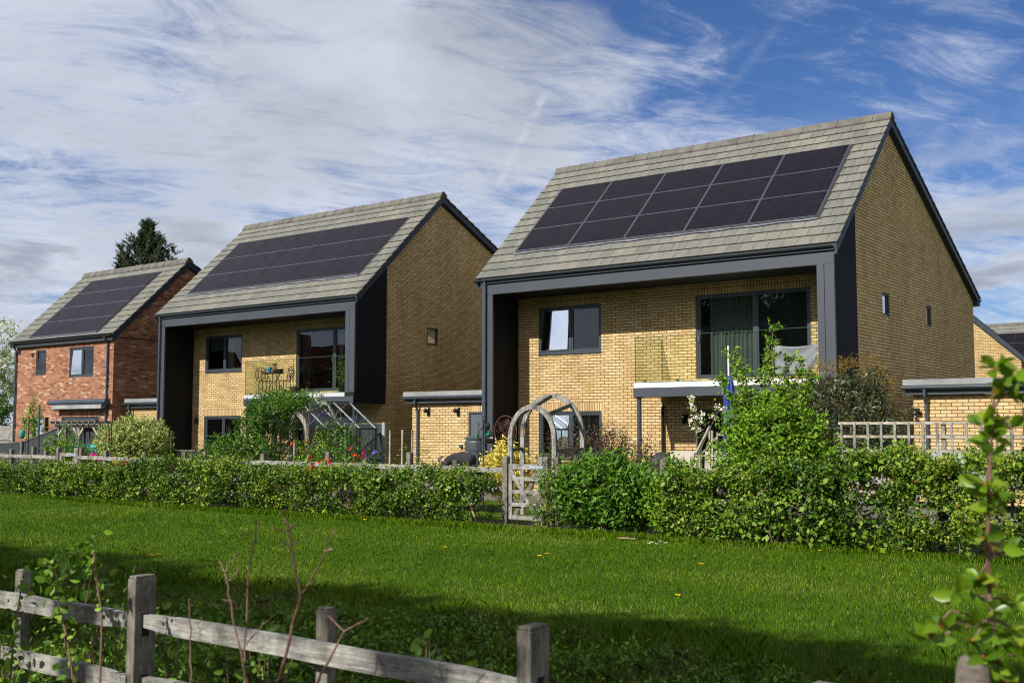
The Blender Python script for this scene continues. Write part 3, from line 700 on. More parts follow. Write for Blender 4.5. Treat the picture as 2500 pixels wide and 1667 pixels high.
# ------------------------------------------------------------------ red brick house (left)
def red_house():
    H = thing('brick_house', (-26.458, .388, 0), 'smallest house of red brick with twelve solar panels and a folded awning', 'house', 'houses with solar panels on their roofs', -.009)
    W = 6.534; ye, ze, yr, zr = -.157, 5.055, 3.022, 8.054; yb = 9.4; sb = .50; zb = zr - sb * (yb - yr)
    sf = (zr - ze) / (yr - ye); roofz = lambda y: ze + sf * (y - ye) if y < yr else zr - sb * (y - yr)
    D = 9.1
    wins = [(-5.107, -4.402, 3.70, 4.653), (-2.806, -1.235, 3.552, 4.655), (-5.20, -4.42, .95, 2.1), (-3.213, -.813, .1, 2.1)]
    m = MB(); wall_cells(m, 'f', 0, -W, 0, 0, 4.90, wins)
    for x in (0, -W):
        m.poly([(x, 0, 0), (x, D, 0), (x, D, roofz(D) - .14), (x, yr, zr - .16), (x, 0, 4.90)])
    m.poly([(-W, D, 0), (0, D, 0), (0, D, 4.9), (-W, D, 4.9)])
    m.build('brick_wall', M['red'], H, local=True, fix=False)
    for a, b, c, t in wins: s = MB(); soldier(s, 'f', 0, a - .05, b + .05, t); s.build('soldier_course', M['red_soldier'], H, local=True)
    r = MB(); roof_slope(r, -W - .285, .128, ye, ze, yr, zr, 14); roof_slope(r, -W - .285, .128, yb, zb, yr, zr, 22)
    rf = r.build('roof', M['tile'], H, local=True, fix=False)
    ridge_tiles(rf, -W - .3, .14, yr, zr, sf, sb)
    bargeboards(rf, .04, .11, [(ye, ze), (yr, zr), (yb, zb)], .17); bargeboards(rf, -W - .26, -W - .19, [(ye, ze), (yr, zr), (yb, zb)], .17)
    gutter_run(rf, -W - .28, .12, ye - .03, ze - .07)
    f = MB(); f.box(-W - .24, .10, ye + .03, -.003, 4.80, 4.97); f.build('fascia', M['fascia'], H, local=True)
    f = MB(); f.box(-W - .24, .10, -.1, 0.12, 4.97, 5.0); f.box(.003, .035, .0, yr, 4.9, 4.92); f.build('soffit_board', M['barge'], H, local=True)
    f = MB(); f.prism([(.0, roofz(0) - .26), (yr, zr - .30), (yr, zr - .17), (.0, roofz(0) - .13)], 'x', .003, .039); f.prism([(yr + .001, zr - .30), (D, roofz(D) - .26), (D, roofz(D) - .13), (yr + .001, zr - .17)], 'x', .003, .039)
    f.build('verge_soffit', M['barge'], rf, local=True)
    L = sqrt((yr - ye) ** 2 + (zr - ze) ** 2)
    panels(rf, -5.554, -.965, 3, 4, L * .03, L * (1 - .147), ye, ze, (yr - ye) / L, (zr - ze) / L, gap=.02)
    down_pipe(H, -W + .06, -.06, .05, 4.95, ye - .03); down_pipe(H, -.30, -.06, .05, 4.95, ye - .03)
    a, b, c, t = wins[0]; window(H, 'f', 0, a, b, c, t, (), curtains=((a + .08, b - .08, 'curtain'),), sash=False, tilt=.06)
    a, b, c, t = wins[1]; window(H, 'f', 0, a, b, c, t, (-2.02,), curtains=((a + .1, -2.1, 'curtain'),), tilt=.06)
    a, b, c, t = wins[2]; window(H, 'f', 0, a, b, c, t, (), sash=False)
    a, b, c, t = wins[3]; window(H, 'f', 0, a, b, c, t, (-2.0,), 'patio_door')
    w = MB()
    w.tube([(-3.75, -.22, 2.62), (-.02, -.22, 2.62)], [.085, .085], 12); w.prism([(-.20, 2.50), (-.003, 2.56), (-.003, 2.74), (-.20, 2.72)], 'x', -3.6, -.15); aw = w.build('awning', M['pipe'], H, local=True)
    w = MB(); w.prism([(-.30, 2.38), (-.20, 2.36), (-.02, 2.50), (-.02, 2.55), (-.28, 2.52)], 'x', -3.45, -.25); w.build('awning_front_bar', M['felt'], aw, local=True)
    for x, z in ((-5.36, 4.48), (-5.42, 2.42), (-6.3, 4.62)):
        w = MB(); w.box(x - .055, x + .055, -.03, -.002, z - .07, z + .07); w.build('air_vent', M['dark'], H, local=True)
    w = MB(); w.cyl((-4.15, -.07, 0), (-4.15, -.07, 2.10), .05, n=10); w.build('soil_pipe', M['dark'], H, local=True)
    return H
house_a = red_house()

# ------------------------------------------------------------------ garages
def garage(x0, x1, y, depth, label, door=None, ztop=2.36, lamps=(), pipe=None, eL=.2):
    G = thing('brick_garage', (x0, y, 0), label, 'garage', 'flat roofed garages between the houses')
    m = MB(); ops = [door] if door else []
    wall_cells(m, 'f', y, x0, x1, 0, ztop, ops)
    for x in (x0, x1): m.poly([(x, y, 0), (x, y + depth, 0), (x, y + depth, ztop), (x, y, ztop)])
    m.build('brick_wall', M['buff'], G, fix=False)
    if door:
        s = MB(); soldier(s, 'f', y, door[0], door[1], door[3]); s.build('soldier_course', M['buff_soldier'], G)
        s = MB(); a, b, c, t = door; s.box(a + .004, b - .004, y + .03, y + .09, c, t - .004); dd = s.build('door', M['grp_door'], G, bevel=.01)
        s = MB(); s.box(a + .004, a + .05, y + .01, y + .03, c, t - .004); s.box(b - .05, b - .004, y + .01, y + .03, c, t - .004); s.box(a + .05, b - .05, y + .01, y + .03, t - .05, t - .004); s.build('door_frame', M['winframe'], dd)
    f = MB(); f.box(x0 - eL + .04, x1 + .05, y - .12, y - .003, ztop + .005, ztop + .10); f.build('fascia', M['fascia'], G)
    f = MB(); f.box(x0 - eL + .02, x1 + .05, y - .14, y - .003, ztop + .10, ztop + .20); f.box(x0 - eL + .04, x0 - .003, y, y + depth, ztop + .02, ztop + .2); f.build('soffit_board', M['barge'], G)
    f = MB(); f.box(x0 - eL, x1 + .06, y - .17, y + depth, ztop + .205, ztop + .33); f.build('flat_roof', M['felt'], G)
    g = MB(); g.tube([(x0 - eL - .02, y - .18, ztop + .16), (x1, y - .18, ztop + .16)], [.05, .05], 10); g.build('gutter', M['gutter'], G)
    if pipe:
        g = MB(); g.tube([(pipe, y - .18, ztop + .14), (pipe, y - .18, ztop - .02), (pipe, y - .10, ztop - .12), (pipe, y - .06, ztop - .2), (pipe, y - .06, .02)], .034, 12); g.cyl((pipe, y - .06, 1.0), (pipe, y - .06, .95), .042); g.cyl((pipe, y - .06, ztop - .2), (pipe, y - .06, ztop - .25), .042)
        g.build('downpipe', M['pipe'], G)
    for x, z in lamps:
        g = MB(); g.box(x - .0, x + .07, y - .03, y - .003, z - .15, z + .09); g.ball((x - .02, y - .10, z), .065); g.cyl((x - .01, y - .1, z - .01), (x + .02, y - .03, z - .01), .03)
        l = g.build('wall_lamp', M['dark'], G); g = MB(); g.ball((x - .045, y - .13, z + .03), .028); g.build('lamp_glass', M['alu'], l)
    return G
garage(-12.711, -9.50, .901, 6, 'buff brick garage between the middle and right houses with two round wall lamps', (-10.653, -9.70, .0, 2.10), 2.355, ((-12.10, 2.15), (-11.02, 2.14)), -12.46)
g_r = garage(1.20, 6.2, 1.30, 6, 'buff brick garage at the right edge behind the trellis', (3.36, 4.4, 0., 2.05), 2.345, (), 1.49, eL=.16)
garage(-26.05, -24.15, .85, 5, 'low buff brick garage between the red house and the middle house', None, 2.38, (), -25.9, eL=.12)
g = MB(); g.box(1.22, 1.36, 1.14, 1.22, 2.00, 2.07); g.beam((1.30, 1.20, 2.0), (1.36, 1.29, 1.93), .03, .03); g.tube([(1.22, 1.15, 1.98), (1.26, 1.16, 1.9)], [.035, .045], 8); g.build('security_light', M['dark'], g_r)
m = MB(); m.box(-10.93, -10.85, .83, .898, 1.13, 1.21); m.build('outdoor_socket', M['pipe'], None); o = bpy.data.objects['outdoor_socket']; tag(o, 'small pale blue outdoor socket box on the garage wall beside the water butt', 'socket')

# ------------------------------------------------------------------ far houses on the right
def far_house(x, y, rz, label, kind):
    H = thing('brick_house', (x, y, 0), label, 'house', 'houses farther back', rz)
    m = MB()
    if kind == 'gable':     # local: gable faces -y, eave corner at origin, house extends to -x
        W = 8.; e = 5.30; rh = e + 4. * .93
        m.poly([(0, 0, 0), (-W, 0, 0), (-W, 0, e - .15), (-W / 2, 0, rh - .15), (0, 0, e - .15)]); m.poly([(0, 0, 0), (0, 9, 0), (0, 9, e - .1), (0, 0, e - .1)])
        m.build('brick_wall', M['buff'], H, local=True, fix=False)
        b = MB()
        b.prism([(.25, e - .22), (-W / 2, rh + .03), (-W / 2, rh - .28), (.22, e - .48)], 'y', -.12, -.04)
        b.prism([(-W - .25, e - .22), (-W / 2 - .001, rh + .03), (-W / 2 - .001, rh - .28), (-W - .22, e - .48)], 'y', -.12, -.04)
        b.box(-.003, .24, -.10, 9, e - .30, e - .26); b.build('bargeboard', M['barge'], H, local=True)
        r = MB(); r.poly([(.28, -.14, e - .2), (.28, 9, e - .2), (-W / 2, 9, rh + .06), (-W / 2, -.14, rh + .06)], [(0, 0), (9, 0), (9, 5.4), (0, 5.4)])
        r.poly([(-W - .28, -.14, e - .2), (-W - .28, 9, e - .2), (-W / 2, 9, rh + .06), (-W / 2, -.14, rh + .06)], [(0, 0), (9, 0), (9, 5.4), (0, 5.4)])
        r.build('roof', M['tile'], H, local=True, fix=False)
    else:                   # local: eave front faces -y, extends +x
        W = 10; ye, ze, yr, zr = -.2, 5.2, 3.7, 8.85
        wall_cells(m, 'f', 0, 0, W, 0, 5.1, [(2, 3.6, 3.6, 4.8), (6, 7.6, 3.6, 4.8)]); m.poly([(0, 0, 0), (0, 7.5, 0), (0, 7.5, 5), (0, 3.7, 8.7), (0, 0, 5)]); m.poly([(W, 0, 0), (W, 7.5, 0), (W, 7.5, 5), (W, 3.7, 8.7), (W, 0, 5)])
        m.build('brick_wall', M['buff'], H, local=True, fix=False)
        r = MB(); roof_slope(r, -.2, W + .2, ye, ze, yr, zr, 14); roof_slope(r, -.2, W + .2, 7.7, 5.2, yr, zr, 14); rf = r.build('roof', M['tile'], H, local=True, fix=False)
        ridge_tiles(rf, -.2, W + .2, yr, zr, .93, .93)
        L = sqrt((yr - ye) ** 2 + (zr - ze) ** 2); panels(rf, .9, W - .9, 5, 3, L * .2, L * .80, ye, ze, (yr - ye) / L, (zr - ze) / L)
        for a in (2, 6): window(H, 'f', 0, a, a + 1.6, 3.6, 4.8, (a + .8,))
        gutter_run(rf, -.2, W + .2, ye - .04, ze - .07)
    return H
far_house(-3.98, 35.53, radians(13), 'buff brick gable end showing behind the back corner of the largest house', 'gable')
far_house(-11.6, 54.7, radians(-2), 'farthest roof with solar panels at the right edge of the picture', 'eave')
# ------------------------------------------------------------------ ground
def ground_z(x, y):
    return 0.
gm = MB(); gm.poly([(-300, -200, 0), (250, -200, 0), (250, 300, 0), (-300, 300, 0)])
ground = tag(gm.build('ground', M['lawn'], None, fix=False), kind='structure')
gm = MB(); gm.poly([(-60, -2.6, .004), (9, -2.6, .004), (9, 1.25, .004), (-60, 1.25, .004)]); tag(gm.build('patio', M['concrete'], None, fix=False), kind='structure')
gm = MB()
xs = np.linspace(-26, 8, 70)
for i in range(69):
    y0 = lambda x: -8.25 + .10 * sin(x * 2.1) + .07 * sin(x * 5.3) - (.25 if x > .2 else 0) + max(0, (-12 - x)) * .09
    gm.poly([(xs[i], y0(xs[i]), .006), (xs[i + 1], y0(xs[i + 1]), .006), (xs[i + 1], -7.0, .006), (xs[i], -7.0, .006)])
tag(gm.build('hedge_bed', M['soil'], None, fix=False), kind='structure')

# ------------------------------------------------------------------ fences and gates
def fy(x): return -7.50 - (x + 2.9) * .045 if x < -2.9 else -7.5
def rail_fence(x0, x1, posts, rails, label):
    F = thing('post_and_rail_fence', (x0, fy(x0), 0), label, 'fence', 'post and rail fences behind the hedge')
    for x, h in posts:
        m = MB(); w = .05; m.box(x - w, x + w, fy(x) + .02, fy(x) + .12, 0, h - .012); m.box(x - w + .006, x + w - .006, fy(x) + .026, fy(x) + .114, h - .012, h)
        m.build('post', M['wood2_z'], F, bevel=.006)
    xs = [x0] + [p[0] for p in posts][1:-1:2] + [x1]
    for z in rails:
        for a, b in zip(xs[:-1], xs[1:]):
            m = MB(); m.beam((a + .004, fy(a) - .005, z + random.uniform(-.012, .012)), (b - .004, fy(b) - .005, z + random.uniform(-.012, .012)), .036, .088); m.build('rail', M['wood_x'], F, bevel=.004)
    return F
rail_fence(-22.5, -17.99, [(-22.4, 1.08), (-20.45, 1.10), (-19.28, 1.18), (-18.63, 1.07)], (.92, .56, .22), 'weathered fence of posts and rails to the left of the small gate')
rail_fence(-16.95, -3.06, [(-16.9, 1.16), (-15.76, 1.1), (-14.1, 1.1), (-12.5, 1.12), (-11.75, 1.13), (-9.7, 1.12), (-7.66, 1.18), (-6.6, 1.06), (-5.42, 1.19), (-4.26, 1.07)], (.92, .58, .24), 'long weathered post and rail fence between the two garden gates')
rail_fence(-2.05, 6.3, [(-2.02, 1.16), (-.4, 1.08), (.0, 1.15), (1.35, 1.08), (2.8, 1.1), (4.2, 1.1), (5.6, 1.1)], (.90, .60, .28), 'weathered post and rail fence showing through the right hand hedge')

def gate(xl, w, y, label):
    G = thing('garden_gate', (xl, y, 0), label, 'gate', 'wooden garden gates in the fence')
    m = MB(); m.box(xl - .11, xl - .01, y - .05, y + .05, 0, 1.15); m.box(xl - .1, xl - .02, y - .04, y + .04, 1.15, 1.165); m.build('gate_post', M['wood2_z'], G, bevel=.006)
    m = MB(); m.box(xl + w + .03, xl + w + .13, y - .05, y + .05, 0, 1.16); m.build('gate_post', M['wood2_z'], G, bevel=.006)
    m = MB(); m.box(xl + .005, xl + .075, y - .022, y + .022, .10, 1.03); m.build('stile', M['wood_z'], G, bevel=.004)
    m = MB(); m.box(xl + w - .09, xl + w, y - .022, y + .022, .10, 1.16); m.build('stile', M['wood_z'], G, bevel=.004)
    for z, h in ((.985, .09), (.785, .065), (.565, .065), (.35, .065), (.135, .07)):
        m = MB(); m.box(xl + .077, xl + w - .092, y - .018, y + .018, z - h / 2, z + h / 2); m.build('bar', M['wood_x'], G, bevel=.004)
    m = MB(); m.beam((xl + .06, y - .032, .93), (xl + w - .10, y - .032, .16), .022, .07); m.build('brace', M['wood_x'], G)
    m = MB(); m.beam((xl + .09, y + .032, .16), (xl + w - .12, y + .032, .90), .022, .07); m.build('brace', M['wood2_x'], G)
    m = MB(); m.box(xl + w - .26, xl + w + .03, y - .034, y - .024, .955, 1.01)
    for x in (.2, .12, .04): m.cyl((xl + w - x, y - .04, .982), (xl + w - x, y - .034, .982), .01)
    m.build('hinge_strap', M['galv'], G)
    return G
gate(-2.90, .70, -7.60, 'weathered five bar gate below the bare wooden arch')
gate(-17.86, .74, -6.80, 'small weathered gate in front of the red house garden')

def curved_arch(x0, x1, y, zs, za, t=.085, dy=.05, mat='wood_z', parent=None):
    cx = (x0 + x1) / 2; R = (x1 - x0) / 2; H = za - zs; n = 14
    for sgn in (-1, 1):
        m = MB(); outer = []; inner = []
        for k in range(n + 1):
            a = pi / 2 * k / n
            outer.append((cx + sgn * R * cos(a), zs + H * sin(a))); inner.append((cx + sgn * (R - t) * cos(a), zs + (H - t) * sin(a)))
        for k in range(n):
            q = [outer[k], outer[k + 1], inner[k + 1], inner[k]]
            p = [(a, y - dy / 2, b) for a, b in q] + [(a, y + dy / 2, b) for a, b in q]
            m.hexa(p)
        m.build('curved_rib', M[mat], parent)
        m = MB(); xa = cx + sgn * R; xb = cx + sgn * (R - t); m.box(min(xa, xb), max(xa, xb), y - dy / 2, y + dy / 2, 0, zs - .002); m.build('leg', M['wood_z'], parent, bevel=.004)
def garden_arch(f, b, label, mat='wood_z'):
    A = thing('garden_arch', ((f[0] + f[1]) / 2, f[2], 0), label, 'arch', 'curved wooden garden arches')
    curved_arch(*f, parent=A, mat=mat); curved_arch(*b, parent=A, mat=mat)
    fc = (f[0] + f[1]) / 2; bc = (b[0] + b[1]) / 2
    for u in (-.02, .62, -.66):
        m = MB(); ang = (1 - u * u) ** .5
        m.beam((fc + u * (f[1] - f[0]) / 2 * .96, f[2] + .03, f[3] + (f[4] - f[3]) * ang - .05), (bc + u * (b[1] - b[0]) / 2 * .96, b[2] - .03, b[3] + (b[4] - b[3]) * ang - .05), .04, .07)
        m.build('cross_beam', M['wood2_x'], A)
    for s in (0, 1):
        m = MB(); m.beam((f[s] + (.04 if s == 0 else -.04), f[2] + .03, 1.25), (b[s] + (.04 if s == 0 else -.04), b[2] - .03, 1.25), .04, .06); m.build('cross_beam', M['wood2_x'], A)
    return A
garden_arch((-3.36, -2.33, -7.0, 1.45, 2.05), (-4.19, -2.73, -5.5, 1.5, 2.29), 'bare grey wooden arch over the path behind the five bar gate')
garden_arch((-11.10, -9.56, -6.0, 1.5, 2.12), (-11.69, -10.12, -4.6, 1.6, 2.37), 'wooden arch half covered by a green climbing plant beside the greenhouse')

# trellis on the right
T = thing('trellis_panel', (2.84, -7.4, 0), 'pale wooden trellis with netting, above the right hand hedge', 'trellis')
for k, z in enumerate((1.70, 1.515, 1.32, 1.13, .94, .75)):
    m = MB(); m.box(2.80, 6.4, -7.425, -7.405, z - .018, z + .018); m.build('batten', M['trellis'], T)
x = 2.85; k = 0
while x < 6.4:
    m = MB(); w = .016; m.box(x - w, x + w, -7.445, -7.427, .70, 1.705); m.build('upright', M['wood_z'], T); k += 1; x += .188 + .004 * k * 0
for x in (4.21, 6.3):
    m = MB(); m.box(x, x + .05, -7.40, -7.35, 0, 1.705); m.build('post', M['wood_z'], T)
m = MB(); s = .045       # hexagonal netting
z = .75; row = 0
while z < 1.69:
    xx = 2.85 + (row % 2) * s
    while xx < 4.15:
        m.tube([(xx, -7.398, z), (xx + s * .5, -7.398, z + s * .35), (xx + s * 1.5, -7.398, z + s * .35), (xx + 2 * s, -7.398, z)], .0011, 3, cap=False); xx += 2 * s
    z += s * .62; row += 1
m.build('netting', M['alu'], T)

# leaning diagonal frame at the middle of the right hedge
T = thing('plant_support', (.5, -6.8, 0), 'leaning frame of grey battens behind the white blossom', 'plant frame')
for p, q in (((.10, 1.02), (.48, 1.66)), ((.10, 1.00), (.76, 1.65)), ((.30, .4), (.305, 1.22)), ((.61, .3), (.61, 1.57)), ((.61, 1.53), (.79, 1.53)), ((.80, .3), (.80, 1.50)), ((.2, 1.2), (1.1, 1.2)), ((.2, .98), (1.1, .98)), ((.96, .3), (.96, 1.45)), ((.47, .7), (.47, 1.64)), ((.52, .7), (.52, 1.6))):
    m = MB(); m.beam((p[0], -6.8 + random.uniform(-.02, .02), p[1]), (q[0], -6.8 + random.uniform(-.02, .02), q[1]), .026, .034, up=(0, 1, 0)); m.build('batten', M['trellis'], T)
tag(MB.build((lambda m: (m.tube([(2.405, -7.35, 0), (2.40, -7.35, 1.0), (2.41, -7.35, 1.82)], [.022, .022, .022], 8), m)[1])(MB()), 'iron_post', M['rust'], None), 'rusty iron post rising out of the tall lime green shrub', 'post')

# ------------------------------------------------------------------ greenhouse
G = thing('greenhouse', (-12.35, -3.0, 0), 'small dark framed greenhouse with silver glazing bars, between arch and house', 'greenhouse')
xe, xr, xl, ya, yb_, ze, zr_ = -11.37, -12.35, -13.33, -4.3, -1.98, 1.645, 2.33
m = MB()
for x in (xe, xl):
    for y in (ya, yb_): m.box(x - .02, x + .02, y - .02, y + .02, 0, ze)
    m.box(x - .02, x + .02, ya, yb_, .0, .06); m.box(x - .03, x + .03, ya, yb_, ze - .03, ze + .025)
for y in (ya, yb_):
    m.box(xl, xe, y - .02, y + .02, 0, .05); m.box(xl, xe, y - .015, y + .015, ze - .03, ze)
    m.cyl((xr - .3, y, 0), (xr - .3, y, 2.1), .015); m.cyl((xr + .3, y, 0), (xr + .3, y, 2.1), .015)
m.box(xr - .03, xr + .03, ya, yb_, zr_ - .02, zr_ + .02)
y = ya + .58
while y < yb_ - .1:
    for x in (xe, xl): m.box(x - .016, x + .016, y - .015, y + .015, .05, ze)
    y += .58
m.build('frame', M['alugreen'], G)
m = MB(); y = ya
while y < yb_ + .01:
    m.beam((xe + .02, y, ze + .01), (xr, y, zr_ + .02), .022, .022); m.beam((xl - .02, y, ze + .01), (xr, y, zr_ + .02), .022, .022); y += .58
m.box(xe - .01, xe + .0, ya, yb_, 1.02, 1.04); m.build('glazing_bars', M['alu'], G)
m = MB()
for x, s in ((xe, 1), (xl, -1)):
    m.poly([(x, ya, .05), (x, yb_, .05), (x, yb_, ze), (x, ya, ze)]); m.poly([(x, ya, ze + .012), (x, yb_, ze + .012), (xr, yb_, zr_ + .012), (xr, ya, zr_ + .012)])
for y in (ya, yb_): m.poly([(xl, y, .05), (xe, y, .05), (xe, y, ze), (xr, y, zr_), (xl, y, ze)])
m.build('glazing', M['clearglass'], G, fix=False)
m = MB()
for z in (.75, 1.12): m.box(xe - .40, xe - .08, ya + .1, yb_ - .1, z, z + .012)
for yy in (ya + .15, (ya + yb_) / 2, yb_ - .15): m.box(xe - .40, xe - .38, yy, yy + .02, 0, 1.12); m.box(xe - .1, xe - .08, yy, yy + .02, 0, 1.12)
m.build('staging', M['alu'], G)
def pot(x, y, z, r, h, mat, label, name='flower_pot', cat='pot', grp=None):
    m = MB(); m.lathe([(r * .7, 0), (r * .98, h * .8), (r * 1.08, h * .8), (r * 1.08, h), (r * .9, h), (r * .88, h * .85)], (x, y, z), 14); return tag(m.build(name, M[mat], None, smooth=False), label, cat, grp)
pot(-11.55, -2.6, 1.335, .10, .14, 'terracotta', 'orange pot hanging high inside the greenhouse')
m = MB(); m.tube([(-11.55, -2.6, 1.47), (-11.55, -2.6, 1.62)], .004, 4); m.build('hanger', M['dark'], bpy.data.objects['flower_pot'])
pot(-11.15, -2.55, 0, .16, .85, 'blue', 'tall blue glazed pot beside the greenhouse')
pot(-11.62, -3.6, .762, .09, .13, 'teal', 'small teal pot on the greenhouse staging')

# dark boarded side fence
def board_fence(pts, label, mat='darkfence', post='wood2_z', w=.14):
    F = thing('board_fence', (pts[0][0], pts[0][1], 0), label, 'fence', 'boarded garden fences')
    m = MB()
    for (x0, y0, z0), (x1, y1, z1) in zip(pts[:-1], pts[1:]):
        L = math.hypot(x1 - x0, y1 - y0); n = max(1, int(L / w)); nx, ny = -(y1 - y0) / L * .02, (x1 - x0) / L * .02
        for i in range(n):
            a, b = i / n, (i + 1) / n - .004; k = 1 if i % 2 else .6
            A = (x0 + (x1 - x0) * a, y0 + (y1 - y0) * a); B = (x0 + (x1 - x0) * b, y0 + (y1 - y0) * b); za = z0 + (z1 - z0) * a; zb = z0 + (z1 - z0) * b
            m.hexa([(A[0], A[1], .02), (B[0], B[1], .02), (B[0] + nx * k, B[1] + ny * k, .02), (A[0] + nx * k, A[1] + ny * k, .02), (A[0], A[1], za), (B[0], B[1], zb), (B[0] + nx * k, B[1] + ny * k, zb), (A[0] + nx * k, A[1] + ny * k, za)])
    m.build('boards', M[mat], F)
    m = MB()
    for (x0, y0, z0), (x1, y1, z1) in zip(pts[:-1], pts[1:]): m.beam((x0, y0, z0 + .02), (x1, y1, z1 + .02), .05, .03)
    m.build('capping_rail', M['wood2_x'], F)
    for x0, y0, z0 in pts:
        m = MB(); m.box(x0 - .05, x0 + .05, y0 - .08, y0 - .003, 0, z0 + .05); m.build('post', M[post], F)
    return F
board_fence([(-13.4, -1.0, 1.76), (-11.97, -1.0, 1.76)], 'short dark boarded screen with a grey end post right of the greenhouse', post='felt')
board_fence([(-30, -2.9, 1.10), (-26.45, -2.9, 1.20), (-23.9, -2.9, 1.78), (-19.9, -2.9, 1.86)], 'long dark boarded fence in front of the red house', 'darkfence')
F = thing('concrete_post_fence', (-38, 2, 0), 'pale panel fence with concrete posts at the far left edge', 'fence', 'boarded garden fences')
m = MB(); m.box(-39, -35.6, 2.0, 2.04, .1, 1.78); m.build('boards', M['wood_z'], F)
for x in (-38.2, -37.0, -35.75):
    m = MB(); m.box(x - .07, x + .07, 1.93, 1.997, 0, 1.86); m.build('post', M['felt'], F)
for z in (1.2, .4):
    m = MB(); m.box(-38.1, -35.8, 1.95, 1.996, z, z + .1); m.build('rail', M['wood_x'], F)
board_fence([(-14.9, -.2, 1.0), (-14.9, .1, 1.0)], 'stub of dark fence by the corner of the middle house') if 0 else None
board_fence([(-19.6, -3.2, 1.02), (-15.2, -3.2, 1.02)], 'low dark boarded screen in the middle house garden', 'darkfence')

# pergola
P = thing('pergola', (-21.9, -3.4, 0), 'small rustic pergola with short rafters in the red house garden', 'pergola')
for x in (-22.95, -21.85, -20.80):
    for y in (-3.75, -3.1):
        m = MB(); m.box(x - .04, x + .04, y - .04, y + .04, 0, 1.80); m.build('post', M['wood_z'], P)
for y in (-3.80, -3.05):
    m = MB(); m.box(-23.15, -20.6, y - .02, y + .02, 1.70, 1.80); m.build('beam', M['wood2_x'], P)
x = -23.05
while x < -20.6: 
    m = MB(); m.box(x - .022, x + .022, -4.0, -2.85, 1.803, 1.87); m.build('rafter', M['wood_y'], P); x += .29
m = MB(); m.box(-23.1, -20.6, -4.02, -3.99, 1.875, 1.90); m.build('batten', M['wood2_x'], P)
for x, s in ((-22.95, 1), (-21.85, -1), (-21.85, 1), (-20.8, -1)):
    m = MB(); m.beam((x + s * .05, -3.80, 1.45), (x + s * .28, -3.80, 1.69), .03, .06); m.build('brace', M['trellis'], P)

# feeders, poles, bins
def pole(x, y, h, r, mat, label, name='pole', cat='pole', grp=None, lean=0.):
    m = MB(); m.tube([(x, y, 0), (x + lean * .5, y, h * .5), (x + lean, y, h)], r, 8); return tag(m.build(name, M[mat], None, smooth=False), label, cat, grp)
for x, l, mt in ((-6.69, 'pale upright stake, leftmost of three against the middle house gable', 'trellis'), (-6.36, 'pale upright stake, middle one of three against the gable', 'trellis'), (-6.10, 'grey leaning stake nearest the garage downpipe', 'wood_z')):
    pole(x, -6.5, 1.61, .020, mt, l, 'garden_stake', 'stake', 'stakes by the middle house gable', .01)
pole(-21.96, -5, 2.34, .028, 'pipe', 'tall blue grey washing line post in front of the red house', 'washing_line_post', 'post')
m = MB(); m.tube([(-21.96, -5, 2.3), (-21.0, -4.6, 2.2), (-19.5, -3.6, 2.15)], .004, 4); m.build('line', M['dark'], bpy.data.objects['washing_line_post'])
P = thing('bird_feeder_pole', (-22.5, -5, 0), 'black crook pole with a teal feeder at the far left', 'feeder pole', 'bird feeder poles')
m = MB(); m.tube([(-22.5, -5, 0), (-22.5, -5, 1.9)], .014, 8)
for s in (-1, 1): m.tube([(-22.5, -5, 1.75), (-22.5 + s * .1, -5, 1.92), (-22.5 + s * .22, -5, 1.90), (-22.5 + s * .26, -5, 1.80)], .008, 6)
m.build('crook', M['dark'], P)
m = MB(); m.lathe([(.01, .2), (.07, .16), (.085, .1), (.08, .0), (.04, -.07)], (-22.86, -5, 1.42), 12); m.tube([(-22.86, -5, 1.6), (-22.76, -5, 1.8)], .004, 4); m.build('feeder', M['teal'], P)
P = thing('bird_feeder_pole', (-18.5, -5, 0), 'black pole carrying a long seed tube feeder right of the pergola', 'feeder pole', 'bird feeder poles')
m = MB(); m.tube([(-18.36, -5, 0), (-18.36, -5, 1.80), (-18.42, -5, 1.86), (-18.5, -5, 1.80), (-18.5, -5, 1.68)], .012, 8); m.build('crook', M['dark'], P)
m = MB(); m.cyl((-18.5, -5, 1.26), (-18.5, -5, 1.62), .036, n=12); t = m.build('feeder', M['seed'], P)
m = MB(); m.lathe([(.05, 0), (.05, .03), (.02, .05)], (-18.5, -5, 1.62), 12); m.lathe([(.06, 0), (.05, .03)], (-18.5, -5, 1.22), 12); m.build('feeder_cap', M['green_plastic'], t)
P = thing('bird_feeder_pole', (-5.5, -5, 0), 'black scrollwork pole with green feeders beside the round rusty screen', 'feeder pole', 'bird feeder poles')
m = MB(); m.tube([(-5.5, -5, 0), (-5.5, -5, 1.8)], .010, 8)
for cx, cz in ((-5.5, 1.83), (-5.64, 1.74)):
    m.tube([(cx, -5, cz - .15)] + [(cx + .045 * cos(a) * (1 - a / 14), -5, cz + .05 * sin(a) * (1 - a / 14)) for a in np.linspace(-1.2, 6, 14)], .006, 5)
m.tube([(-5.64, -5, 0), (-5.64, -5, 1.6)], .007, 6)
m.tube([(-5.46 + .16 * cos(a), -5, 1.50 + .17 * sin(a)) for a in np.linspace(0, 2 * pi, 24)], .008, 6, cap=False)
m.tube([(-5.46 + .12 * cos(a), -5, 1.05 + .14 * sin(a)) for a in np.linspace(0, 2 * pi, 20)], .005, 5, cap=False); m.build('scrollwork', M['dark'], P)
m = MB(); m.lathe([(.03, 0), (.035, .03), (.03, .07)], (-5.66, -5.02, 1.46), 10); m.build('feeder', M['green_plastic'], P)
m = MB(); m.tube([(-5.40, -5.02, 1.5), (-5.30, -5.02, 1.54)], [.03, .055], 10); m.build('feeder', M['green_plastic'], P)
m = MB(); m.ball((-5.34, -4.98, 1.42), (.12, .06, .09)); m.build('feeder', M['dark'], P)
